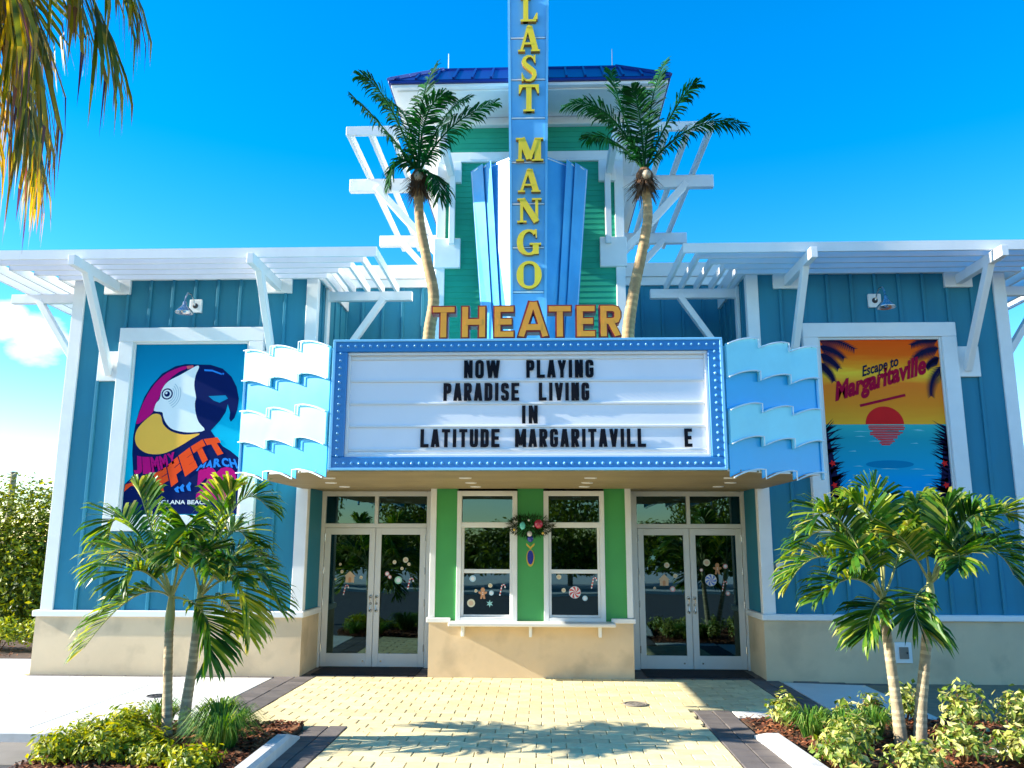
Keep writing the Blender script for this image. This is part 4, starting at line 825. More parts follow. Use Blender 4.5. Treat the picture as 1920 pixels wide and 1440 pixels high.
def poster(s, name, lab):
    cx, cz = s * 5.43, 3.74
    P = thing(name, (cx, -.06, 2.12), lab, 'poster')
    MB().box(cx - .97, cx + .97, -.045, -.002, 2.37, 5.12).build('backing', M['trim'], P)
    o, i_ = 1.175, .945
    for a, b, c, d, e in ((cx - o, cx + o, 5.115, 5.345, -.115), (cx - o, cx + o, 2.12, 2.365, -.115)): MB().box(a, b, e, -.002, c, d, c=.008).build('frame_board', M['trim'], P)
    for q in (-1, 1):
        MB().box(cx + q * i_, cx + q * o, -.114, -.003, 2.3651, 5.1149, c=.008).build('frame_board', M['trim'], P)
        MB().box(cx + q * (i_ - .035), cx + q * i_, -.085, -.046, 2.3652, 5.1148, c=.004).build('inner_bead', M['alu'], P)
    MB().box(cx - i_ + .036, cx + i_ - .036, -.084, -.046, 5.08, 5.1147, c=.004).build('inner_bead', M['alu'], P)
    return P, cx, cz
PARROT_P, cx, cz = poster(-1, 'parrot_poster', 'concert poster of a magenta and navy parrot head in a white wall frame')
Y0 = -.05
MB().box(cx - .91, cx + .91, Y0, -.0452, cz - 1.37, cz + 1.34).build('poster_sheet', print_gradient('parrot_sheet', [(0, (.0, .40, .58)), (.45, (.0, .42, .64)), (.8, (.0, .24, .44)), (1, (.0, .19, .36))], cz - 1.37, cz + 1.37), PARROT_P)
def flat(mb, pts, y, mat=0): mb.prism([(cx + u, cz + v) for u, v in pts], y, y + .001, 'y', mat)
def arcsmooth(pts, n=3):
    o = []
    m = len(pts)
    for i in range(m):
        p0, p1, p2, p3 = pts[i - 1], pts[i], pts[(i + 1) % m], pts[(i + 2) % m]
        for k in range(n):
            t = k / n; o.append(tuple(.5 * (2 * p1[j] + (p2[j] - p0[j]) * t + (2 * p0[j] - 5 * p1[j] + 4 * p2[j] - p3[j]) * t * t + (3 * p1[j] - p0[j] - 3 * p2[j] + p3[j]) * t ** 3) for j in (0, 1)))
    return o
PAR = [PM[k] for k in ('navy', 'magenta', 'white', 'yellow', 'orange', 'blue', 'teal', 'cyan', 'pink', 'grey')]
mb = MB(); yl = Y0 - .0015
flat(mb, [(max(min(u, .905), -.905), v) for u, v in PARROT['body']], yl, 0); yl -= .0012
for k, mi in (('crown', 1), ('crest', 8), ('face', 2), ('chin', 3)): flat(mb, arcsmooth(PARROT[k]) if k != 'crest' else PARROT[k], yl, mi)
flat(mb, PARROT['notch'], yl, 6); flat(mb, PARROT['shine'], yl, 5)
mb.disc(cx + .535, cz + .853, .016, yl, 5, 10, .001)
ex, ez = cx - .345, cz + .529
for k, (r_, mi) in enumerate(((.092, 0), (.070, 2), (.046, 0), (.018, 2))): mb.disc(ex + (.0 if k < 3 else -.012), ez + (0 if k < 3 else .014), r_, yl - .0012 * (k + 1), mi, 20, .001)
yk = yl - .0013
for k in range(4):                                       # wrinkle lines round the eye
    a0, r_ = radians(-75 + 4 * k), .13 + .038 * k
    pts = [(ex - cx + r_ * cos(a0 + radians(j * 15)) * .9, ez - cz + r_ * sin(a0 + radians(j * 15))) for j in range(9 if k < 3 else 7)]
    for (a, b) in zip(pts[:-1], pts[1:]):
        d = Vector((b[0] - a[0], b[1] - a[1])).normalized(); n = Vector((-d.y, d.x)) * .006
        flat(mb, [(a[0] + n.x, a[1] + n.y), (b[0] + n.x, b[1] + n.y), (b[0] - n.x, b[1] - n.y), (a[0] - n.x, a[1] - n.y)], yk - .0002 * k, 9)
for k, (p, q) in enumerate((((-.077, -1.02), (-.055, -.928)), ((.004, -1.008), (.020, -.894)), ((.108, -.997), (.125, -.86)))):
    flat(mb, [(p[0], p[1]), (p[0] - .035, (p[1] + q[1]) / 2), (q[0], q[1]), (q[0] + .03, q[1] - .03), (p[0] + .03, (p[1] + q[1]) / 2), (p[0] + .05, p[1] - .01)], yk - .0015, 5)
mb.build('parrot_print', PAR, PARROT_P)
mb = MB(); yt = yl - .004
for word, mi, off in (('JIMMY', 1, .060), ('BUFFETT', 4, .11), ('MARCH', 5, .05)):
    up, lo = BANDS[word]
    # each letter fills its own slice of the curved band
    n = len(word)
    for i, ch in enumerate(word):
        vs, fs, w = text2d(ch, off); zs = [z for _, z in vs]; zmn, zmx = min(zs), max(zs); o_ = []
        xs_ = [x for x, _ in vs]; xm, xM = min(xs_), max(xs_)
        for x, z in vs:
            t = (i + .04 + .92 * (x - xm) / (xM - xm)) / n; v = (z - zmn) / (zmx - zmn)
            a, b = lerp_poly(lo, t), lerp_poly(up, t); o_.append((cx + a[0] + (b[0] - a[0]) * (.04 + .92 * v), yt, cz + a[1] + (b[1] - a[1]) * (.04 + .92 * v)))
        mb.add(o_, fs, mi)
put_text(mb, '28', lambda u, v, w: (cx + .245 + u * .62, cz - 1.085 + v * .40), yt, 1, .10)
put_text(mb, 'SOLANA BEACH', lambda u, v, w: (cx - .348 + u * .80, cz - 1.207 + v * .062), yt, 2, .02)
mb.build('lettering', PAR, PARROT_P)

SUNSET_P, cx, cz = poster(1, 'sunset_poster', 'orange sunset and turquoise sea poster with palm silhouettes in a white wall frame')
MB().box(cx - .91, cx + .91, Y0, -.0452, cz + .012, cz + 1.34).build('poster_sheet', print_gradient('sunset_sheet', [(0, (.95, .58, .02)), (.10, (.98, .42, .03)), (.30, (.95, .27, .02)), (.50, (.93, .21, .02)), (.62, (1.0, .58, .04)), (.68, (.98, .34, .02)), (.80, (.93, .13, .008)), (1, (.88, .09, .006))], cz - .08, cz + 1.50, .16), SUNSET_P)
MB().box(cx - .91, cx + .91, Y0, -.0452, cz - 1.37, cz + .010).build('poster_sheet', print_gradient('sea_sheet', [(0, (.0, .12, .38)), (.12, (.0, .12, .40)), (.16, (.0, .30, .72)), (.40, (.0, .34, .72)), (.55, (.01, .36, .58)), (.85, (.02, .34, .40)), (1, (.05, .45, .42))], cz - 1.42, cz + .06, .07), SUNSET_P)
SUNM = [PM[k] for k in ('dark', 'red', 'maroon', 'foam', 'teal', 'rust')]
mb = MB(); yl = Y0 - .0015
n = 22
flat(mb, [(-.004 + .29 * cos(pi * k / n), .014 + .275 * sin(pi * k / n)) for k in range(n + 1)], yl, 1)
rg = random.Random(5)
for k in range(12):                                       # broken reflection of the sun on the water
    zz = -.012 - k * .026; ww = .27 * (1 - (k / 13) ** 1.6) * rg.uniform(.82, 1.12); ox = rg.uniform(-.02, .02)
    flat(mb, [(ox - ww, zz - .011), (ox + ww * .96, zz - .012), (ox + ww, zz + .006), (ox - ww * .95, zz + .008)], yl, 1)
for k in range(16):
    zz = rg.uniform(-.95, -.06); x0 = rg.uniform(-.75, .55); flat(mb, [(x0, zz), (x0 + rg.uniform(.12, .35), zz - .004), (x0 + .1, zz + .010)], yl, 3)
flat(mb, [(.02 + .36 * cos(2 * pi * k / 24), -.60 + .06 * sin(2 * pi * k / 24)) for k in range(24)], yl, 4)
def printed_frond(mb, p, q, bend, ln, nl, y):
    p, q = Vector(p), Vector(q); d = q - p; nrm = Vector((-d.y, d.x)) * bend
    def C(t): return p + d * t + nrm * (4 * t * (1 - t))
    pts = [C(k / 10) for k in range(11)]
    for a, b in zip(pts[:-1], pts[1:]):
        t = (b - a).normalized(); m = Vector((-t.y, t.x)) * .008; flat(mb, [tuple(a + m), tuple(b + m), tuple(b - m), tuple(a - m)], y, 0)
    for k in range(nl):
        t = .06 + .92 * k / (nl - 1); c = C(t); tg = (C(min(t + .02, 1)) - C(max(t - .02, 0))).normalized(); L_ = ln * (1 - .55 * t)
        for sgn in (-1, 1):
            nn = Vector((-tg.y, tg.x)) * sgn; tip = c + nn * L_ * .75 + tg * L_ * .55 + Vector((0, -L_ * .30)); w = tg * .017
            def cl(v): return (min(max(v[0], -.905), .905), min(max(v[1], -1.36), 1.335))
            flat(mb, [cl(c - w), cl(c + w), cl(tip)], y - .0003 * sgn, 0)
for a, b, bd, ln in (((-.93, 1.34), (-.38, 1.20), .10, .17), ((-.93, 1.24), (-.55, 1.06), .12, .17), ((-.93, 1.12), (-.64, .90), .12, .16), ((-.93, .98), (-.73, .70), .1, .14), ((.93, 1.33), (.50, 1.26), -.10, .15), ((.93, 1.20), (.50, 1.02), -.14, .19), ((.93, 1.05), (.70, .90), -.12, .13), ((.93, .92), (.73, .46), -.12, .17)):
    printed_frond(mb, a, b, bd, ln, 16, yl - .0022)
for sg in (-1, 1):                                        # reeds and dark foliage up both lower edges
    flat(mb, [(sg * .905, -1.365), (sg * .905, -.02), (sg * .84, -.30), (sg * .80, -.62), (sg * .74, -.95), (sg * .66, -1.365)], yl - .0016, 0)
    for k in range(70):
        zz = rg.uniform(-1.33, -.05); x0 = sg * (.78 + .12 * (zz + 1.35) / 1.35 - .02); a = rg.uniform(.1, 1.1); l_ = rg.uniform(.10, .26)
        t = (x0 - sg * l_ * cos(a), min(zz + l_ * sin(a), .2)); t = (max(min(t[0], .905), -.905), t[1])
        flat(mb, [(x0 + sg * .06, zz - .02), (x0 + sg * .06, zz + .02), t], yl - .0020, 0)
    for zz, xx in ((-.915, .83), (-.585, .835)): mb.prism([(cx + sg * xx + .055 * cos(k * pi / 5) * (1 if k % 2 else .5), cz + zz + .055 * sin(k * pi / 5) * (1 if k % 2 else .5)) for k in range(10)], yl - .0030, yl - .0025, 'y', 1)
mb.build('sunset_print', SUNM, SUNSET_P)
mb = MB(); yt = yl - .004; an = radians(17)
def slant(x0, z0, w, h): return lambda u, v, ww: (cx + x0 + u * w * cos(an) - v * h * sin(an) * .25, cz + z0 + u * w * sin(an) + v * h)
put_text(mb, 'Escape to', slant(-.29, .76, .60, .155), yt, 0, .024, .30)
put_text(mb, 'Margaritaville', slant(-.73, .385, 1.50, .27), yt, 2, .045, .30)
for (x0, z0, x1, z1, w) in ((-.36, .30, .34, .465, .020),):
    d = Vector((x1 - x0, z1 - z0)).normalized(); m = Vector((-d.y, d.x)) * w; flat(mb, [(x0 + m.x, z0 + m.y), (x1 + m.x, z1 + m.y), (x1 - m.x, z1 - m.y), (x0 - m.x, z0 - m.y)], yt, 2)
mb.build('lettering', SUNM, SUNSET_P)

# ------------------------------------------------------------------ wall lamps, boxes, wreath
for s, lab in ((-1, 'white gooseneck barn lamp above the parrot poster'), (1, 'white gooseneck barn lamp above the sunset poster')):
    x = s * 5.43; Lm = thing('wall_lamp', (x, -.03, 5.72), lab, 'lamp', 'gooseneck lamps over the posters')
    MB().box(x - .10, x + .10, -.05, -.002, 5.61, 5.83, c=.008).build('wall_plate', M['trim'], Lm)
    MB().lathe([(0, .03), (.035, .026), (.045, .0)], (x, -.05, 5.72), 14, 0, (0, -1, 0)).build('boss', M['dark'], Lm, smooth=True)
    pts = [(x, -.07, 5.72), (x, -.14, 5.80), (x, -.24, 5.86), (x, -.36, 5.84), (x, -.42, 5.76), (x, -.44, 5.66)]
    MB().tube(pts, .012, 8).build('arm', M['steel'], Lm, smooth=True)
    MB().lathe([(.018, .16), (.030, .15), (.035, .10), (.060, .075), (.11, .02), (.135, -.01), (.140, -.03), (.132, -.03), (.10, .015), (.05, .06), (.02, .08)], (x, -.44, 5.52), 20).build('shade', M['steel'], Lm, smooth=True)
    MB().lathe([(.0, -.035), (.02, -.03), (.03, -.01), (.02, .03), (.012, .06)], (x, -.44, 5.53), 12).build('bulb', M['bulb'], Lm, smooth=True)
OB = thing('outlet_box', (5.41, -.06, .26), 'white framed electrical box low on the right tan wall', 'utility box')
MB().box(5.29, 5.53, -.085, -.058, .26, .55, c=.006).build('surround', M['trim'], OB)
MB().box(5.345, 5.475, -.105, -.0855, .32, .485, c=.006).build('cover', M['gutter'], OB); MB().box(5.44, 5.462, -.116, -.1055, .39, .42, c=.003).build('latch', M['dark'], OB)
SB = thing('wall_box', (3.72, -.02, 1.52), 'small pale box on the blue wall right of the right doors', 'wall box')
MB().box(3.665, 3.775, -.075, -.002, 1.53, 1.67, c=.01).build('housing', M['alu'], SB); MB().lathe([(0, .012), (.025, .01), (.032, 0)], (3.72, -.075, 1.60), 14, 0, (0, -1, 0)).build('lens', M['dark'], SB)
WR = thing('wreath', (0, -.1, 2.20), 'dark green holiday wreath with red and teal baubles hung between the booth windows', 'wreath')
mb = MB(); r = random.Random(8)
for k in range(1500):
    a = r.uniform(0, 2 * pi); rad = r.random() ** .6; x, z = cos(a) * .34 * rad, sin(a) * .155 * rad; y = -.10 - r.random() * .12 * (1 - rad * .5)
    d = Vector((cos(a) * r.uniform(.2, 1.2), r.uniform(-1, -.1), sin(a) * r.uniform(.2, 1) + r.uniform(-.4, .4))).normalized(); l_ = r.uniform(.03, .085); w = d.orthogonal().normalized() * .005
    p = Vector((x, y, 2.21 + z)); mb.add([p - w, p + w, p + d * l_ + w * .3, p + d * l_ - w * .3], [(0, 1, 2, 3)], 0, min(1, r.random() * .7))
mb.build('greenery', leafmat('wreath_needle', [(.006, .018, .006), (.012, .045, .010), (.05, .09, .02)], .1), WR)
def ball(mb, c, rx, rz, mat=0, n=12):
    mb.lathe([(rx * sin(pi * k / 8) + 1e-4, -rz * cos(pi * k / 8)) for k in range(9)], c, n, mat)
OM = {k: mk('bauble_' + k, c, .2, .05, 9, coat=.6) for k, c in dict(teal=(.10, .55, .50), red=(.42, .02, .07), silver=(.6, .55, .52), navy=(.01, .02, .28), gold=(.70, .45, .06)).items()}
for nm, c, rx, rz in (('teal', (-.115, -.25, 2.21), .045, .060), ('red', (.125, -.25, 2.235), .068, .068), ('silver', (-.01, -.25, 2.09), .040, .042), ('silver', (-.02, -.26, 2.29), .018, .018), ('gold', (.19, -.23, 2.10), .02, .02), ('silver', (.05, -.26, 2.20), .014, .014), ('gold', (-.24, -.22, 2.15), .02, .02), ('silver', (-.20, -.22, 2.27), .014, .014)):
    m_ = MB(); ball(m_, c, rx, rz); m_.build('bauble', OM[nm], WR, smooth=True)
m_ = MB(); ball(m_, (.0, -.16, 2.02), .048, .055); m_.build('pendant_bead', OM['navy'], WR, smooth=True)
MB().prism([(-.062, 1.955), (0, 1.895), (.062, 1.955), (.062, 1.925), (0, 1.862), (-.062, 1.925)], -.17, -.14, 'y').build('pendant_chevron', OM['gold'], WR)
def oval(rx, rz, cz_, n=20): return [(rx * cos(2 * pi * k / n), cz_ + rz * sin(2 * pi * k / n) * (1 if sin(2 * pi * k / n) < 0 else .85)) for k in range(n)]
MB().prism(oval(.062, .135, 1.745), -.150, -.135, 'y').build('pendant_rim', OM['gold'], WR); MB().prism(oval(.047, .112, 1.752), -.165, -.151, 'y').build('pendant_stone', OM['navy'], WR)
# ------------------------------------------------------------------ palms
def bez(b, m, t, s):
    b, m, t = Vector(b), Vector(m), Vector(t); c = m * 2 - (b + t) / 2
    return b * (1 - s) ** 2 + c * 2 * s * (1 - s) + t * s * s
def frond(mb, b, m, t, n, ln, w, droop, seed, start=.16, fold=.35, sweep=(30, 62), rr=(.012, .003), bias=.45, spread=.22, green=0, shaft=1, tipshift=0.0, skip=.03):
    r = random.Random(seed)
    pts = [bez(b, m, t, k / 10) for k in range(11)]
    mb.tube(pts, [rr[0] + (rr[1] - rr[0]) * k / 10 for k in range(11)], 5, shaft, .5)
    for i in range(n):
        s = start + (1 - start) * i / (n - 1)
        p = bez(b, m, t, s); T = (bez(b, m, t, min(1, s + .03)) - bez(b, m, t, max(0, s - .03))).normalized()
        S = T.cross(Vector((0, 0, 1)))
        if S.length < .15: S = Vector((T.y, -T.x, 0)) if Vector((T.y, -T.x, 0)).length > .05 else Vector((1, 0, 0))
        S.normalize(); Un = S.cross(T).normalized()
        if Un.z < 0: Un = -Un
        q = (s - start) / (1 - start); prof = (sin(pi * (.16 + .74 * q)) ** .7)
        for sg in (-1, 1):
            if r.random() < skip: continue
            a = radians(sweep[0] + (sweep[1] - sweep[0]) * q + r.uniform(-8, 8)); L_ = ln * prof * r.uniform(.85, 1.12)
            d = (S * sg * cos(a) + T * sin(a) + Un * (fold + r.uniform(-.18, .18))).normalized()
            dz = droop * r.uniform(.6, 1.4)
            p1 = p + d * L_ * .45 + Vector((0, 0, -dz * L_ * .10)); p2 = p + d * L_ * .80 + Vector((0, 0, -dz * L_ * .34)); p3 = p + d * L_ * (1 - .12 * dz) + Vector((0, 0, -dz * L_ * .70))
            nn = d.cross(Un); nn = nn.normalized() if nn.length > .1 else T
            ww = nn * w * r.uniform(.8, 1.2); tw = Un * w * r.uniform(-.5, .5)
            v = min(1, max(0, r.gauss(bias, spread)))
            mb.add([p - ww * .35, p + ww * .35, p1 + ww + tw, p1 - ww - tw, p2 + ww * .75 + tw, p2 - ww * .75 - tw, p3], [(0, 1, 2, 3), (3, 2, 4, 5), (5, 4, 6)], green, v)
            if tipshift: mb.r[-1] = min(1, v + tipshift * r.uniform(.6, 1.4)); mb.r[-2] = min(1, v + tipshift * .45)
def ringed_trunk(pts, rads, rings, n=10):
    """tapered trunk with ring scars"""
    P_, R_ = [], []
    m = len(pts) - 1
    for k in range(rings * 2 + 1):
        s = k / (rings * 2) * m; i = min(int(s), m - 1); f = s - i
        p0, p1, p2, p3 = (Vector(pts[max(i - 1, 0)]), Vector(pts[i]), Vector(pts[i + 1]), Vector(pts[min(i + 2, m)]))
        q = .5 * (2 * p1 + (p2 - p0) * f + (2 * p0 - 5 * p1 + 4 * p2 - p3) * f * f + (3 * p1 - p0 - 3 * p2 + p3) * f ** 3)
        rr_ = rads[i] + (rads[i + 1] - rads[i]) * f
        P_.append(q); R_.append(rr_ * (1.0 if k % 2 else .945))
    mb = MB().tube(P_, R_, n); rq = random.Random(len(P_))
    for i in range(len(P_) - 1):
        v = rq.random() if i % 2 else rq.random() * .25
        for k in range(n): mb.r[i * n + k] = v
    return mb
def planter_palm(lab, trunks, fronds, seed):
    base = trunks[0][0][0]
    T = thing('palm_tree', (base[0], base[1], 0), lab, 'palm tree', 'young twin trunk palms in the front beds')
    for (pts, rads), fl, sh in zip(trunks, fronds, range(2)):
        ringed_trunk(pts, rads, 22).build('trunk', M['trunk'], T, smooth=True)
        top = Vector(pts[-1]); fb = Vector(fl[0][0])
        MB().tube([top - Vector((0, 0, .06)), top + (fb - top) * .35, top + (fb - top) * .8, fb + Vector((0, 0, .12))], [rads[-1] * 1.02, rads[-1] * 1.12, rads[-1] * .85, rads[-1] * .4], 9).build('crown_shaft', M['shaft'], T, smooth=True)
        for k, (b, m, t) in enumerate(fl):
            if k == 6 or (seed == 1 and k == 4): continue
            if seed == 1 and k in (7, 8) and t[2] > 1.9: t = (t[0], t[1], t[2] - .22)
            t = tuple(Vector(m) + (Vector(t) - Vector(m)) * .80)
            mb = MB(); frond(mb, b, m, t, 44, .44, .0170, .42, seed * 100 + sh * 20 + k, start=.24, fold=.50, sweep=(32, 62), rr=(.014, .004), bias=.34 if k % 3 else .56, spread=.24, tipshift=.10, skip=.05)
            mb.build('frond', [M['frond'], M['shaft']], T)
    return T
planter_palm('young twin trunk palm in the left bed before the parrot poster', [([(-3.60, -4.08, -.05), (-3.63, -4.07, .35), (-3.66, -4.06, .75), (-3.68, -4.05, 1.10)], [.062, .050, .046, .044]), ([(-3.47, -4.02, -.05), (-3.46, -4.01, .30), (-3.43, -4.0, .70), (-3.41, -4.0, 1.08)], [.074, .056, .050, .046])], [FROND_LA, FROND_LB], 1)
planter_palm('young twin trunk palm in the right bed before the sunset poster', [([(3.74, -3.92, -.05), (3.72, -3.93, .35), (3.69, -3.94, .75), (3.66, -3.95, 1.20)], [.074, .056, .050, .046]), ([(3.90, -3.95, -.05), (3.95, -3.94, .35), (4.04, -3.92, .80), (4.13, -3.90, 1.28)], [.076, .058, .052, .048])], [FROND_RA, FROND_RB], 2)
# sculpted coconut palms standing on the marquee
def marquee_palm(lab, pts, fl, seed):
    T = thing('coconut_palm', pts[0], lab, 'palm tree', 'sculpted coconut palms on the marquee')
    ringed_trunk(pts, [.088, .080, .074, .068, .064, .062][:len(pts)], 34, 12).build('trunk', M['fake_trunk'], T, smooth=True)
    top = Vector(pts[-1]); r = random.Random(seed); mb = MB()
    for k in range(420):
        a = r.uniform(0, 2 * pi); d = Vector((cos(a), sin(a), r.uniform(-2.6, -.6))).normalized(); p = top + Vector((cos(a) * .055, sin(a) * .055, r.uniform(-.05, .17))); w = Vector((-sin(a), cos(a), 0)) * .011; l_ = r.uniform(.10, .30)
        mb.add([p - w, p + w, p + d * l_ + w * .3, p + d * l_ - w * .3], [(0, 1, 2, 3)])
    mb.lathe([(.062, -.05), (.11, .03), (.115, .11), (.07, .19), (.0, .21)], top, 12); mb.build('fibre_skirt', M['fibre'], T)
    m_ = MB(); ball(m_, (top.x + .01, top.y - .12, top.z + .055), .060, .066); m_.build('coconut', M['nut'], T, smooth=True)
    for k, (b, m, t) in enumerate(fl[:-1]):
        b2 = (top.x, top.y, top.z + .16)
        mb = MB(); frond(mb, b2, m, t, 66, .33, .0115, .52, seed * 50 + k, start=.08, fold=.02, sweep=(24, 52), rr=(.017, .004), bias=.45, spread=.28)
        mb.build('frond', [M['frond2'], M['frond2']], T)
marquee_palm('sculpted coconut palm with curved trunk at the T of the THEATER letters', [(-1.275, -2.5, 4.20), (-1.262, -2.5, 4.62), (-1.215, -2.5, 5.10), (-1.32, -2.5, 5.62), (-1.425, -2.5, 6.15), (-1.445, -2.5, 6.66)], FROND_ML, 3)
marquee_palm('sculpted coconut palm with curved trunk at the R of the THEATER letters', [(1.285, -2.5, 4.20), (1.292, -2.5, 4.62), (1.375, -2.5, 5.15), (1.51, -2.5, 5.75), (1.585, -2.5, 6.20), (1.555, -2.5, 6.64)], FROND_MR, 4)
# tall palm at the left whose old fronds hang into view
TP = thing('palm_tree', (-5.6, -7.5, -.1), 'tall palm with yellowing fronds hanging into the upper left corner', 'palm tree')
ringed_trunk([(-5.6, -7.5, -.2), (-5.55, -7.45, 2.2), (-5.45, -7.35, 4.6), (-5.30, -7.25, 6.75)], [.19, .15, .13, .12], 60, 12).build('trunk', M['trunk'], TP, smooth=True)
hang = [((-4.15, -7.0, 7.20), (-3.10, -6.9, 5.85), 1.2), ((-4.25, -7.25, 6.95), (-3.45, -7.2, 5.35), 1.25), ((-4.45, -6.8, 6.80), (-3.80, -6.7, 5.15), 1.25), ((-4.30, -7.6, 6.95), (-3.30, -7.9, 5.70), 1.2), ((-4.60, -6.6, 6.70), (-4.05, -6.3, 5.20), 1.2), ((-4.1, -7.1, 7.45), (-2.95, -7.05, 6.35), 1.1), ((-4.6, -7.1, 6.7), (-3.95, -7.05, 5.05), 1.2), ((-6.0, -6.5, 7.5), (-6.6, -5.9, 6.6), .8), ((-6.2, -7.6, 7.4), (-7.3, -7.8, 6.4), .8), ((-5.6, -8.3, 7.4), (-5.9, -9.3, 6.5), .8), ((-5.0, -6.4, 7.5), (-4.7, -5.6, 6.9), .8)]
for k, (m, t, dr) in enumerate(hang):
    mb = MB(); frond(mb, (-5.30, -7.25, 6.80), tuple(Vector(m) - Vector((.10, 0, 0))), tuple(Vector(t) - Vector((.13, 0, 0))), 50, .95, .020, dr, 900 + k, start=.20, fold=-.05, sweep=(38, 72), rr=(.026, .006), bias=.26, spread=.17, tipshift=.42)
    mb.build('frond', [M['frond_dry'], M['shaft']], TP)

# ------------------------------------------------------------------ shrubs and grasses
def leaf_cloud(mb, c, rad, n, size, seed, up=.5, shell=.45, aspect=.45, lumps=0, flat_bottom=True, bias=None, ragged=.10):
    r = random.Random(seed); c = Vector(c); lp = [(Vector((r.gauss(0, 1), r.gauss(0, 1), r.gauss(0, 1))).normalized(), r.uniform(.25, .6)) for _ in range(lumps)]
    k = 0
    while k < n:
        d = Vector((r.gauss(0, 1), r.gauss(0, 1), r.gauss(0, 1))).normalized()
        if flat_bottom and d.z < -.35: continue
        rr_ = (shell + (1 - shell) * r.random() ** .6)
        for ax, am in lp: rr_ *= 1 + am * .45 * max(0, d.dot(ax) - .45) - .10 * max(0, -d.dot(ax) - .6)
        rr_ *= r.uniform(1 - ragged, 1 + ragged * .8)
        p = c + Vector((d.x * rad[0], d.y * rad[1], d.z * rad[2])) * rr_
        if p.z < .01: continue
        nrm = (d + Vector((r.gauss(0, .6), r.gauss(0, .6), r.gauss(up, .5)))).normalized(); t = nrm.orthogonal().normalized(); a = r.uniform(0, 2 * pi); b = nrm.cross(t); t = t * cos(a) + b * sin(a); b = nrm.cross(t)
        s = size * r.uniform(.6, 1.3); v = r.random() if bias is None else min(1, max(0, r.gauss(bias, .25)))
        mb.add([p - t * s, p + b * s * aspect + nrm * s * .12, p + t * s, p - b * s * aspect + nrm * s * .12], [(0, 1, 2, 3)], 0, v); k += 1
def shrub(name, x, y, rad, h, n, size, mat, seed, lab, grp, z=0.0, cat='shrub', stems=7):
    T = thing(name, (x, y, z), lab, cat, grp); mb = MB(); r = random.Random(seed + 77)
    for k in range(stems):
        a = r.uniform(0, 2 * pi); q = rad * r.uniform(.3, .8); mb.tube([(x, y, z - .02), (x + cos(a) * q * .5, y + sin(a) * q * .5, z + h * .45), (x + cos(a) * q, y + sin(a) * q, z + h * .85)], [.010, .007, .004], 4)
    mb.build('stem', M['fibre'], T)
    mb = MB(); leaf_cloud(mb, (x, y, z + h * .45), (rad * .92, rad * .92, h * .58), n, size, seed, lumps=10, shell=.22, ragged=.30)
    mb.build('foliage', M[mat], T); return T
SR = [(2.78, -3.28, .20, .40, 'variegated shrub at the back left corner of the right bed'), (3.14, -3.26, .16, .22, 'tiny variegated shrub at the back of the right bed, next to its corner shrub'),
      (3.02, -4.42, .30, .36, 'variegated shrub by the right bed kerb, behind the front corner shrub'), (3.72, -3.28, .16, .40, 'slim variegated shrub right behind the right palm trunks'),
      (4.16, -3.02, .22, .46, 'variegated shrub just right of and behind the right palm trunks'), (4.00, -4.66, .34, .42, 'broad variegated shrub in front of the right palm trunks'),
      (4.66, -3.36, .30, .50, 'tall variegated shrub at the back of the right bed, second from the picture edge'), (5.18, -3.42, .27, .50, 'tall variegated shrub at the back of the right bed by the picture edge'),
      (2.80, -4.95, .27, .34, 'variegated shrub at the front left corner of the right bed'), (4.48, -4.78, .28, .36, 'variegated shrub right of the broad one before the right palm'),
      (3.40, -5.08, .28, .32, 'front variegated shrub left of the broad one before the right palm'), (3.36, -3.42, .15, .32, 'small variegated shrub left of and behind the right palm trunks'),
      (3.28, -4.02, .20, .26, 'low variegated shrub between the kerb shrub and the right palm trunks'), (4.78, -4.42, .22, .30, 'variegated shrub beside the low kerb at the far right')]
for k, (x, y, rd, h, lab) in enumerate(SR): shrub('variegated_shrub', x, y, rd * .86, h * .92, int(190 + 760 * rd), .042, 'shrub', 300 + k, lab, 'variegated shrubs in the right bed', -.01)
SL = [(-4.12, -5.10, .24, .28, 'lime shrub at the front left corner of the left bed'), (-4.02, -4.72, .24, .32, 'lime shrub at the left edge of the left bed, behind its corner shrub'), (-3.82, -4.45, .24, .36, 'lime shrub standing just left of the left palm trunks'),
      (-3.30, -5.04, .24, .18, 'low lime shrub at the front middle of the left bed'), (-3.98, -4.12, .20, .32, 'rearmost lime shrub at the left edge of the left bed'), (-3.74, -5.05, .27, .30, 'lime shrub at the front of the left bed, next to the corner one'),
      (-2.85, -5.25, .22, .18, 'low lime shrub at the front right of the left bed'), (-3.55, -4.74, .20, .24, 'small lime shrub in front of the left palm trunks')]
for k, (x, y, rd, h, lab) in enumerate(SL): shrub('lime_shrub', x, y, rd, h, int(420 + 1500 * rd), .034, 'limeshrub', 400 + k, lab, 'lime shrubs in the left bed')
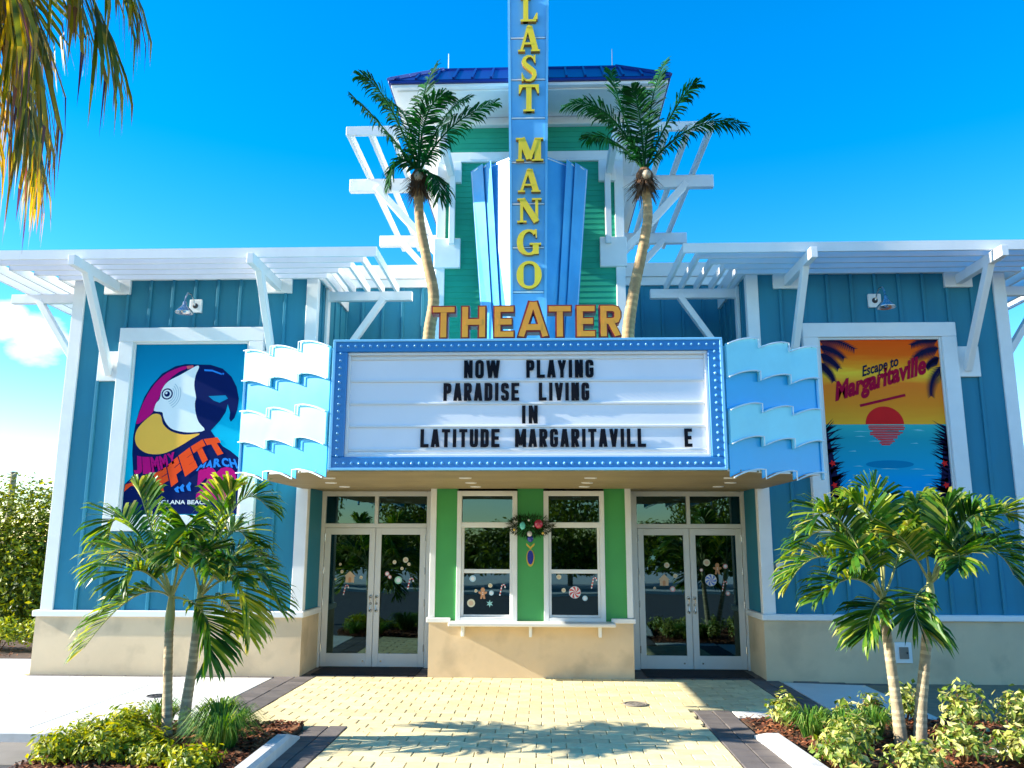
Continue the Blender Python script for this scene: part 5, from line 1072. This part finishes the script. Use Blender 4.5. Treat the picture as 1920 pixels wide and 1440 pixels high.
def grass_clump(x, y, rd, h, n, seed, lab, grp, z=0.0):
    r = random.Random(seed); mb = MB()
    for k in range(n):
        a = r.uniform(0, 2 * pi); q = rd * .35 * sqrt(r.random()); p = Vector((x + cos(a) * q, y + sin(a) * q, z)); o = Vector((cos(a), sin(a), 0)); l_ = h * r.uniform(.7, 1.25); rch = rd * r.uniform(.5, 1.15)
        w = Vector((-sin(a), cos(a), 0)) * .0055; a1 = p + o * rch * .25 + Vector((0, 0, l_ * .7)); a2 = p + o * rch * .65 + Vector((0, 0, l_ * .92)); a3 = p + o * rch * 1.1 + Vector((0, 0, l_ * r.uniform(.45, .75)))
        mb.add([p - w, p + w, a1 + w, a1 - w, a2 + w * .8, a2 - w * .8, a3], [(0, 1, 2, 3), (3, 2, 4, 5), (5, 4, 6)], 0, min(1, max(0, r.gauss(.5, .25))))
    mb.build('grass_clump', M['grass'], org=(x, y, z), label=lab, category='grass clump', group=grp)
grass_clump(-2.88, -4.55, .36, .36, 520, 1, 'large arching green grass clump beside the left bed kerb', 'grass clumps in the beds')
grass_clump(-3.86, -3.62, .22, .26, 240, 2, 'green grass clump behind the left palm trunks, left of them', 'grass clumps in the beds')
grass_clump(-3.30, -3.50, .24, .26, 260, 3, 'green grass clump behind the left palm trunks, right of them', 'grass clumps in the beds')
for k, (x, y, lab) in enumerate(((2.95, -3.62, 'leftmost yellow green grass clump in the right bed'), (3.22, -3.80, 'middle yellow green grass clump in the right bed'), (3.58, -3.62, 'yellow green grass clump against the right palm trunks'))): grass_clump(x, y, .24, .26, 300, 10 + k, lab, 'grass clumps in the right bed', -.01)

# ------------------------------------------------------------------ hedge and far things at the left
HB = thing('hedge_bush', (-11.2, 6.2, 0), 'tall olive green bush left of the building', 'bush')
mb = MB(); leaf_cloud(mb, (-11.6, 6.2, .95), (2.5, 1.3, 1.85), 34000, .066, 21, lumps=14, shell=.40, flat_bottom=False); mb.build('foliage', M['hedge'], HB)
mb = MB(); r = random.Random(3)
for k in range(9): a = r.uniform(0, 6.28); mb.tube([(-11.4 + cos(a) * .5, 6.2 + sin(a) * .3, -.05), (-11.4 + cos(a) * .8, 6.2 + sin(a) * .4, .8), (-11.4 + cos(a) * 1.1, 6.2 + sin(a) * .5, 1.5)], [.04, .03, .015], 5)
mb.build('stem', M['fibre'], HB)
for k, (x, lab) in enumerate(((-8.35, 'bright lime shrub nearest the left wall of the building'), (-9.05, 'bright lime shrub before the tall bush, next to the building side one'), (-9.75, 'bright lime shrub before the tall bush, second from the picture edge'), (-10.5, 'bright lime shrub before the tall bush at the left picture edge'))): shrub('lime_shrub', x, 2.6 + .12 * (k % 2), .48, .55, 1100, .040, 'limeshrub', 500 + k, lab, 'lime shrubs beside the building', .0)
UP = thing('utility_pole', (-22.5, 22, -.2), 'weathered wooden pole rising behind the tall bush', 'pole')
MB().tube([(-22.5, 22, -.2), (-22.5, 22, 4.85)], [.16, .13], 8).build('pole_shaft', M['trunk'], UP); MB().tube([(-22.5, 22, 4.85), (-22.5, 22, 4.92)], [.15, .15], 8).build('pole_cap', M['gutter'], UP)
FP = thing('palm_tree', (-20.6, 22, -.2), 'distant palm crown between the tall bush and the building', 'palm tree')
ringed_trunk([(-20.6, 22, -.2), (-20.55, 22, 1.6), (-20.5, 22, 3.3)], [.14, .12, .10], 20, 8).build('trunk', M['trunk'], FP, smooth=True)
for k in range(9):
    a = 2 * pi * k / 9 + .3; d = Vector((cos(a), sin(a), 0)); b = Vector((-20.5, 22, 3.3)); mb = MB(); frond(mb, b, b + d * .75 + Vector((0, 0, .62)), b + d * 1.5 + Vector((0, 0, .1)), 26, .42, .014, .8, 700 + k); mb.build('frond', [M['frond2'], M['shaft']], FP)
# planting and trees across the street (seen mirrored in the glass)
tr_m = MB(); leaf_cloud(tr_m, (0, 0, 4.2), (2.3, 2.0, 2.1), 3800, .13, 61, lumps=10, shell=.45, flat_bottom=False); tree_me = tr_m.mesh('crown', M['hedge'])
tk = MB().tube([(0, 0, -.2), (.05, 0, 1.4), (0, .05, 2.6), (.1, .1, 4.2)], [.16, .13, .11, .05], 8)
for k in range(6): a = k * 1.05; tk.tube([(0, .05, 2.3 + .1 * k), (cos(a) * .6, sin(a) * .6, 3.2 + .1 * k), (cos(a) * 1.3, sin(a) * 1.3, 4.2 + .15 * k)], [.07, .05, .02], 5)
trunk_me = tk.mesh('trunk', M['trunk'], smooth=True)
for k, (x, y) in enumerate(((-12, -27), (-6.0, -28), (1.5, -28.5), (8.5, -27))):
    T = thing('street_tree', (x, y, 0), 'round leafy tree across the street from the theater', 'tree', 'trees across the street'); inst('trunk', trunk_me, (x, y, 0), T); inst('crown', tree_me, (x, y, 0), T, rot=(0, 0, k * 1.3))
hg = MB(); leaf_cloud(hg, (0, 0, 1.2), (3.6, 1.2, 1.75), 5200, .14, 62, lumps=6, shell=.5); hg_me = hg.mesh('foliage', M['hedge'])
for k, x in enumerate((-13, -7, -1, 5, 11)):
    T = thing('clipped_hedge', (x, -25, 0), 'tall green hedge across the street from the theater', 'hedge', 'hedges across the street'); inst('foliage', hg_me, (x, -25, 0), T)
MB().box(-120, 120, -60, -22.2, -.22, -.02).build('far_sidewalk', M['concrete'], kind='structure')

# a few dry leaves blown over the paving
r = random.Random(17); mb = MB()
for k in range(90):
    x, y = (r.uniform(-7.5, -3.9), r.uniform(-3.4, -.3)) if k % 3 else (r.uniform(-3.0, 2.0), r.uniform(-5.2, -.3))
    a = r.uniform(0, 6.28); s_ = r.uniform(.010, .026); t = Vector((cos(a), sin(a), 0)) * s_; n = Vector((-sin(a), cos(a), 0)) * s_ * .4; p = Vector((x, y, .006))
    mb.add([p - t, p + n + Vector((0, 0, .006)), p + t + Vector((0, 0, .004)), p - n + Vector((0, 0, .007))], [(0, 1, 2, 3)], 0, r.random())
mb.build('leaf_litter', M['chip'], kind='stuff', label='scattered dry leaves on the sunlit paving', category='leaf litter')
